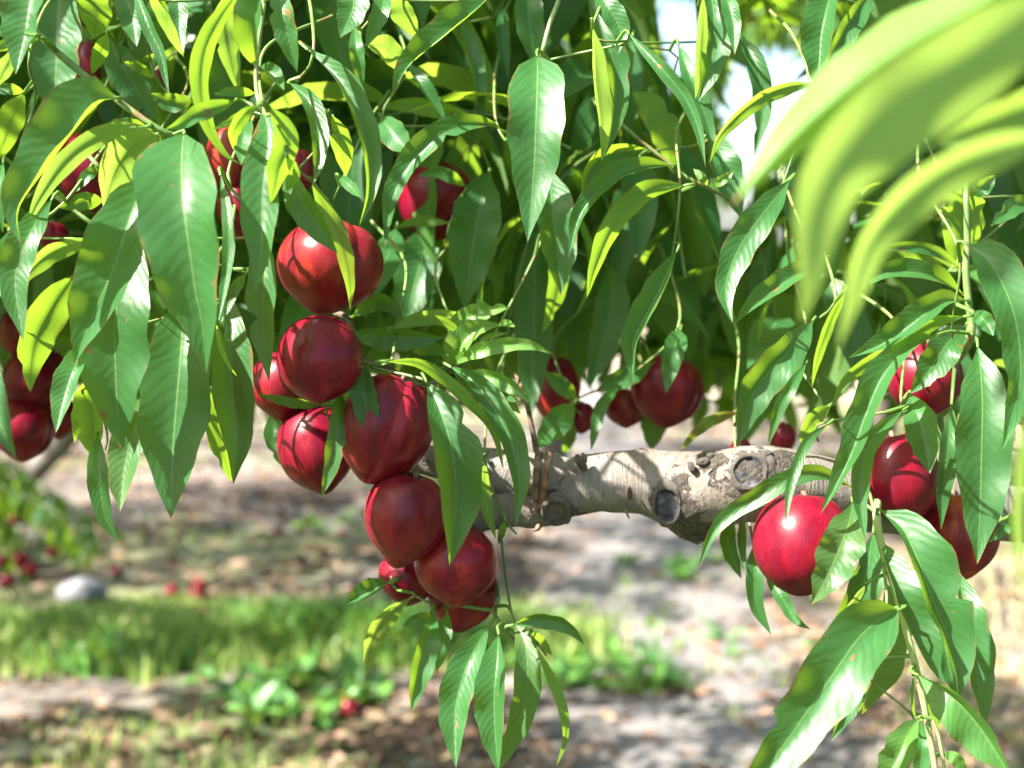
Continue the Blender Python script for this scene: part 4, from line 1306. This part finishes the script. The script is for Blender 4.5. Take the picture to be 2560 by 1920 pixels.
def blades(name, mat, n, region, h0, h1, w0, w1, seed, lean=0.5):
    r = random.Random(seed)
    V, Fc, U = [], [], []
    k = 0
    tries = 0
    while k < n and tries < n * 30:
        tries += 1
        x, y, s = region(r)
        if s <= 0 or r.random() > s: continue
        h = r.uniform(h0, h1) * (0.6 + 0.6 * s) * (interp(y, [4.75, 5.0], [1.25, 0.42]) if 'grass' == name else 1); w = r.uniform(w0, w1)
        a = r.uniform(0, 6.28); la = r.uniform(0, 6.28); ln = r.uniform(0.1, lean) * h
        dx, dy = math.cos(a) * w, math.sin(a) * w
        lx, ly = math.cos(la) * ln, math.sin(la) * ln
        z = gz(x, y) - 0.005
        b = len(V)
        V += [(x - dx, y - dy, z), (x + dx, y + dy, z), (x + dx * .9 + lx * .35, y + dy * .9 + ly * .35, z + h * .55), (x - dx * .9 + lx * .35, y - dy * .9 + ly * .35, z + h * .55), (x + lx, y + ly, z + h * (1 - 0.3 * ln / h))]
        Fc += [(b, b + 1, b + 2, b + 3), (b + 3, b + 2, b + 4)]
        U += [(0, 0)] * 5
        k += 1
    mb = MB(); mb.v = V; mb.f = Fc; mb.uv = U
    return tag(mb.obj(name, mat), kind='stuff')

def reg_strip(r):
    x = r.uniform(-3.6, 0.5); y = r.uniform(4.05, 5.8)
    e = 4.30 + 0.22 * mnoise.noise(Vector((x * 1.3, 0, 5))) + 0.10 * mnoise.noise(Vector((x * 5, 0, 9)))
    f_ = 5.45 + 0.15 * mnoise.noise(Vector((x * 1.1, 8, 5)))
    s = max(0, min(1, (y - e) / 0.25)) * max(0, min(1, (f_ - y) / 0.4)) * max(0, min(1, (0.42 - x) / 0.4))
    s *= 0.35 + 0.9 * max(0, 0.55 + mnoise.noise(Vector((x * 2.2, y * 2.2, 1))))
    return x, y, min(1, s)
def reg_front(r):
    x = r.uniform(-3.0, 0.5); y = r.uniform(4.15, 5.1)
    m = mnoise.noise(Vector((x * 1.9, y * 2.5, 61))) + 0.25 * mnoise.noise(Vector((x * 6, y * 6, 3)))
    e = 4.35 + 0.22 * mnoise.noise(Vector((x * 1.3, 0, 5)))
    return x, y, max(0, min(1, (m * 1.6 + 0.25))) * max(0, min(1, (y - e) / 0.15)) * max(0, min(1, (5.05 - y) / 0.5)) * (1 if x > -1.9 else 0.35)
blades('grass', M_GRASS, 24000, reg_strip, 0.05, 0.13, 0.003, 0.007, 1)
blades('broad_grass', M_WEED, 2600, reg_front, 0.10, 0.20, 0.008, 0.016, 6, 0.8)
def reg_tufts(r):
    x = r.uniform(-4.5, 4.5); y = r.uniform(3.0, 14)
    s = mnoise.noise(Vector((x * 0.9, y * 0.7, 21))) * 1.6 - 0.25 + 0.5 * mnoise.noise(Vector((x * 4, y * 4, 2)))
    return x, y, max(0, min(0.8, s))
blades('grass_tufts', M_GRASS, 8000, reg_tufts, 0.03, 0.09, 0.002, 0.005, 2)
def reg_dry(r):
    y = r.uniform(3.4, 16); x = r.uniform(0.2, 1.2) * y * 0.36 + r.uniform(-.4, 1.0)
    s = (x / y - 0.17) * 6 + 0.6 * mnoise.noise(Vector((x * 1.1, y * 0.8, 40)))
    return x, y, max(0, min(0.9, s))
blades('dry_grass', M_DRY, 12000, reg_dry, 0.02, 0.06, 0.002, 0.005, 3)

# broad-leaved weeds in clumps
def weed_patch(name, spots, seed, hs=1.0):
    r = random.Random(seed)
    lst = []
    for (px, py, rad, n) in spots:
        c = GD(px, py)
        for i in range(n):
            a = r.uniform(0, 6.28); q = rad * math.sqrt(r.random())
            b = Vector((c.x + q * math.cos(a), c.y + q * math.sin(a) * 0.6, 0)); b.z = gz(b.x, b.y) - 0.005
            for j in range(5):
                t = r.uniform(0, 6.28)
                dv = Vector((math.cos(t) * 0.7, math.sin(t) * 0.7, r.uniform(0.7, 3.2)))
                lst.append((r.randrange(10), leaf_matrix(b, dv, r.uniform(0.09, 0.2) * hs, r.uniform(-.4, .4)) @ Matrix.Diagonal((1, 1.15, 1, 1))))
    return tag(joined(name, lst, NPL, M_WEED), kind='stuff')
weed_patch('weeds', [(560,1500,0.22,14),(700,1495,0.2,12),(600,1560,0.12,10),(760,1520,0.12,6),(1320,1480,0.22,16),(1270,1450,0.2,8),(1500,1245,0.4,7),(1620,1430,0.4,4),(720,1140,0.25,6)], 4, 0.75)

# fallen dry leaves
r = random.Random(8)
lst = []
while len(lst) < 7500:
    y = 3.2 + (r.random() ** 1.5) * 9; x = r.uniform(-0.42, 0.42) * y
    if r.random() > 0.45 + mnoise.noise(Vector((x * 1.5, y * 1.5, 14))): continue
    if abs(x - 0.42 - 0.02 * y) < 0.42 and r.random() < 0.72: continue
    a = r.uniform(0, 6.28)
    lst.append((r.randrange(10), leaf_matrix(Vector((x, y, gz(x, y) + 0.008 + r.random() * 0.012)), Vector((math.cos(a), math.sin(a), r.uniform(-.1, .3))), r.uniform(0.05, 0.11), r.uniform(-.7, .7)) @ Matrix.Diagonal((1, 1.3, 1, 1))))
tag(joined('leaf_litter', lst, NPL, M_LITTER), kind='stuff')

# fallen fruit
G6 = 'fallen nectarines on the ground'
for (x, y, rp, lab, yl) in ((755, 1525, 23, 'bright red fallen nectarine on brown soil in front of the grass strip', .5), (491, 1582, 18, 'flat-looking red fallen nectarine in the shaded soil lowest in view', .1),
                           (431, 1283, 17, 'red fallen nectarine with another lying on top behind the grass strip', .1), (431, 1262, 15, 'dull pink fallen nectarine topmost of the stacked two behind the grass', .3),
                           (373, 1278, 16, 'dull red fallen nectarine left of the stacked two behind the grass', .1), (432, 1328, 16, 'pale sun-bleached fallen nectarine at the far edge of the grass strip', 1.0),
                           (251, 1236, 12, 'dark red fallen nectarine on bare soil beside the low hanging leaves', .1), (602, 1150, 13, 'dark fallen nectarine far back on the shaded soil', .0), (738, 1152, 9, 'pink fallen nectarine near pale grass in the distance', .3)):
    g = GD(x, y + rp * 0.75)
    d = (g - CAM_POS).dot(FWD)
    rr = rp * 0.72 / 2212 * d
    c = Vector((g.x, g.y, gz(g.x, g.y) + rr * 0.85))
    if y == 1262: c = Vector((g.x, g.y, 0)); c = PD(x, y, (GD(431, 1296) - CAM_POS).dot(FWD))
    add_fruit(c, rr, rr * 0.95, r.uniform(0, 360), r.uniform(-40, 40), r.uniform(0, 360), lab, G6, yel=yl, seed=x, stalk=False, name='fallen_nectarine', lowpoly=True)

# pale stone
mb = MB()
c = GD(178, 1300); rows = []
for i in range(9):
    th = math.pi * i / 8
    rows.append([c + Vector((0.10 * math.sin(th) * math.cos(2 * math.pi * (j % 14) / 14), 0.07 * math.sin(th) * math.sin(2 * math.pi * (j % 14) / 14), 0.035 + 0.055 * math.cos(th))) * 1.0 + Vector((0, 0, 0)) for j in range(15)])
for row in rows:
    for j in range(len(row)): row[j] = row[j] + (row[j] - c).normalized() * 0.02 * mnoise.noise(row[j] * 12)
mb.grid(rows)
tag(mb.obj('stone', simple('pale_stone', [(0.10, 0.10, 0.12), (0.15, 0.15, 0.17), (0.19, 0.19, 0.20)], 25, 0.8, 0.4, 0.01)), 'pale grey stone on the soil at the back edge of the grass strip', 'stone')

# ------------------------------------------------------------------ the other orchard trees
def far_tree(x, y, h, rad, zc, seed, label, nleaf, limbs, ry=None, group='orchard trees behind', npv=NPL, mat=M_LEAF_FAR, flat=0.75):
    r = random.Random(seed)
    t = empty('nectarine_tree', (x, y, 0))
    tag(t, label, 'tree', group)
    mb = MB()
    path = spline([Vector((x, y, -0.1)), Vector((x + r.uniform(-.04, .04), y, 0.35)), Vector((x + r.uniform(-.05, .05), y, 0.75))], 10)
    tube(mb, path, [0.10, .092, .088, .084, .082, .08, .08, .08, .078, .07], 14, 3, bump=lambda p, d, q: 0.008 * mnoise.noise(p * 14))
    mb.obj('trunk', M_BARK_DARK, t)
    top = path[-1]
    for i, e in enumerate(limbs):
        e = Vector(e)
        mb = MB()
        lp2 = spline([top - Vector((0, 0, .1)), top.lerp(e, 0.45) + Vector((0, 0, -0.12)), e], 12)
        tube(mb, lp2, [0.05 - 0.035 * k / 11 for k in range(12)], 9, 2)
        mb.obj('limb', M_BARK, t)
    lst = []
    nb = max(1, nleaf // 28)
    for i in range(nb):
        while True:
            q = Vector((r.uniform(-1, 1), r.uniform(-1, 1), r.uniform(-1, 1)))
            if 0.25 < q.length < 1: break
        c = Vector((x + q.x * rad, y + q.y * (ry or rad), zc + q.z * rad * flat))
        ax = Vector((q.x, q.y, r.uniform(-.6, .5))).normalized()
        for k in range(28):
            s = k / 27 * 0.45
            b = c + ax * s + Vector((0, 0, -0.5 * s * s)) + Vector((r.gauss(0, .02), r.gauss(0, .02), r.gauss(0, .02)))
            a = r.uniform(0, 6.28)
            dv = Vector((math.cos(a), math.sin(a), r.uniform(-1.1, 0.1))) + ax * 0.4
            if in_gap(b) or in_gap(b + dv.normalized() * 0.1): continue
            lst.append((r.randrange(10), leaf_matrix(b, dv, r.uniform(0.10, 0.16), r.uniform(-.5, .5))))
    o = joined('crown', lst, npv, mat, t)
    o.color = (0, 1, 0, 1)
    return t

T2 = far_tree(-2.5, 5.6, 3, 1.8, 2.5, 31, 'orchard tree at the lower left with low hanging leaves and a pale slanting limb', 10000, [(-3.6, 6.3, 1.9), (-2.4, 6.6, 2.0), (-2.9, 5.2, 1.9)])
# its pale low limb and the hanging spray in view at the left
mb = MB()
lp3 = spline([Vector((-2.5, 5.6, 0.30)), PD(-60, 1130, 5.6), PD(30, 1058, 5.6), PD(90, 1000, 5.5), PD(160, 920, 5.4), PD(260, 700, 5.2)], 26)
tube(mb, lp3, [0.065 - 0.035 * k / 25 for k in range(26)], 12, 2, bump=lambda p, d, q: 0.004 * mnoise.noise(p * 16))
mb.obj('limb', M_BARK, T2)
r = random.Random(77)
lst = []
sh = MB()
for (a, b, c_) in (((-60, 960), (40, 1060), (120, 1160)), ((-60, 1000), (20, 1110), (60, 1210)), ((-30, 980), (110, 1060), (215, 1130)), ((10, 990), (90, 1080), (170, 1180)), ((-80, 1080), (-20, 1150), (20, 1230)), ((-50, 1030), (90, 1090), (230, 1185))):
    dd = 4.6 + r.uniform(-.25, .25)
    path = spline([PD(*a, dd + .3), PD(*b, dd), PD(*c_, dd - .1)], 14)
    tube(sh, path, 0.004, 5, 1)
    for k in range(24):
        p = path[min(13, int(k / 24 * 14))]
        an = r.uniform(0, 6.28)
        lst.append((r.randrange(10), leaf_matrix(p, Vector((math.cos(an), math.sin(an) * .7, r.uniform(-1.4, -0.05))), r.uniform(0.10, 0.16), r.uniform(-.5, .5))))
sh.obj('shoot', M_GREENWOOD, T2)
o = joined('leaves', lst, NPL, M_LEAF_FAR, T2); o.color = (0, 0.75, 0, 1)
G7 = 'small far nectarines on the low branch at the left'
for (x, y, rp, lab) in ((14, 1253, 17, 'shiny red small nectarine lowest on the far low branch, white glint on it'), (3, 1212, 15, 'small red nectarine cut by the left edge of the far low branch'), (46, 1206, 18, 'dark red small nectarine between two hanging leaves of the far low branch'),
                        (68, 1228, 17, 'deep red small nectarine right of the shiny lowest one on the far low branch'), (114, 1192, 14, 'pinkish small nectarine beside a bright yellow-green leaf on the far low branch'), (183, 1212, 12, 'small shaded nectarine at the right end of the far low branch'),
                        (214, 1118, 14, 'small dark nectarine high at the right of the far low branch, near a leaf tip'), (28, 1124, 11, 'small red nectarine near the top of the far low branch'), (122, 1078, 10, 'tiny red nectarine topmost on the far low branch')):
    d = 4.55
    rr = rp * 0.72 / 2212 * d
    add_fruit(PD(x, y, d), rr, rr, 90, 0, 0, lab, G7, yel=0.1, seed=x, lowpoly=True)

T3 = far_tree(1.75, 6.6, 3, 1.5, 2.75, 32, 'dark orchard tree showing at the top right against white sky', 9000, [(2.4, 6.0, 2.3), (2.1, 7.3, 2.3)])
r = random.Random(78)
lst = []
for i in range(340):     # low spray with the red fruit at the top right
    p = PD(r.uniform(1575, 1735), r.uniform(-110, 45), 4.4 + r.uniform(-.35, .6))
    an = r.uniform(0, 6.28)
    lst.append((r.randrange(10), leaf_matrix(p, Vector((math.cos(an), math.sin(an), r.uniform(-1.3, 0))), r.uniform(0.09, 0.14), r.uniform(-.5, .5))))
o = joined('leaves', lst, NPL, M_LEAF_FAR, T3); o.color = (0, 1, 0, 1)
mb = MB(); tube(mb, spline([Vector((1.7, 6.4, 1.3)), PD(1800, -40, 5.2), PD(1690, -20, 4.5), PD(1600, -10, 4.3)], 14), [0.03 - .024 * k / 13 for k in range(14)], 8, 1); mb.obj('limb', M_BARK, T3)
add_fruit(PD(1622, 22, 4.1), 0.036, 0.038, 90, 0, 0, 'blurred red nectarine in the dark leaves near the top right', 'nectarines on the far tree', yel=0.1, seed=3, lowpoly=True)
far_tree(-2.95, 2.9, 3, 1.35, 2.2, 36, 'unseen orchard tree added beyond the left edge to shade the bare soil', 5000, [(-3.7, 2.9, 2.0), (-2.5, 3.1, 2.0)])  # out of view, added to throw shade on the soil at lower left
far_tree(-3.0, -1.9, 3, 1.5, 2.3, 37, 'unseen orchard tree added behind the viewer to block light', 3400, [(-3.6, -2, 2.0), (-2.4, -1.8, 2.0)])  # out of view, added to cut sun and bounced light near the camera
far_tree(0.22, 7.7, 3, 1.6, 2.6, 38, 'orchard tree added in the next row for ground shade, its trunk behind the limb', 8000, [(-0.3, 7.9, 2.2), (0.9, 7.5, 2.2)])  # added behind the limb to put more shade on the ground
far_tree(-0.6, 10.2, 3, 1.5, 2.7, 33, 'orchard tree in the second row straight behind the central cluster', 2200, [(-1.2, 9.3, 2.2), (0.1, 9.0, 2.2)])
far_tree(-4.6, 9.6, 3, 1.6, 2.5, 34, 'orchard tree in the second row far at the left', 2200, [(-5, 9.5, 2.1), (-4, 9.3, 2.2)])
far_tree(4.6, 11.0, 3, 1.6, 2.4, 35, 'orchard tree in the second row behind the right cluster', 2200, [(4.1, 10.9, 2.1), (5.1, 11.3, 2.2)])
# far line of trees along the horizon
r = random.Random(90)
lst = []
for i in range(60):
    x = -110 + i * 3.7 + r.uniform(-1.2, 1.2); y = 150 + r.uniform(-8, 8); h = r.uniform(2.2, 4.0)
    for k in range(60):
        a = r.uniform(0, 6.28); q = math.sqrt(r.random()) * 2.2
        p = Vector((x + q * math.cos(a), y + q * math.sin(a), r.uniform(0.3, h)))
        lst.append((r.randrange(10), leaf_matrix(p, Vector((r.gauss(0, 1), r.gauss(0, 1), r.gauss(0, 1))), r.uniform(0.8, 1.5), 0) @ Matrix.Diagonal((1, 3, 1, 1))))
o = joined('treeline', lst, NPL, M_LEAF_FAR); o.color = (0, 1, 0, 1)
tag(o, kind='stuff')
print('traced', len(LEAVES), 'single fill', len(singles), 'rest', len(rest), 'shoots', len(SHOOTS))
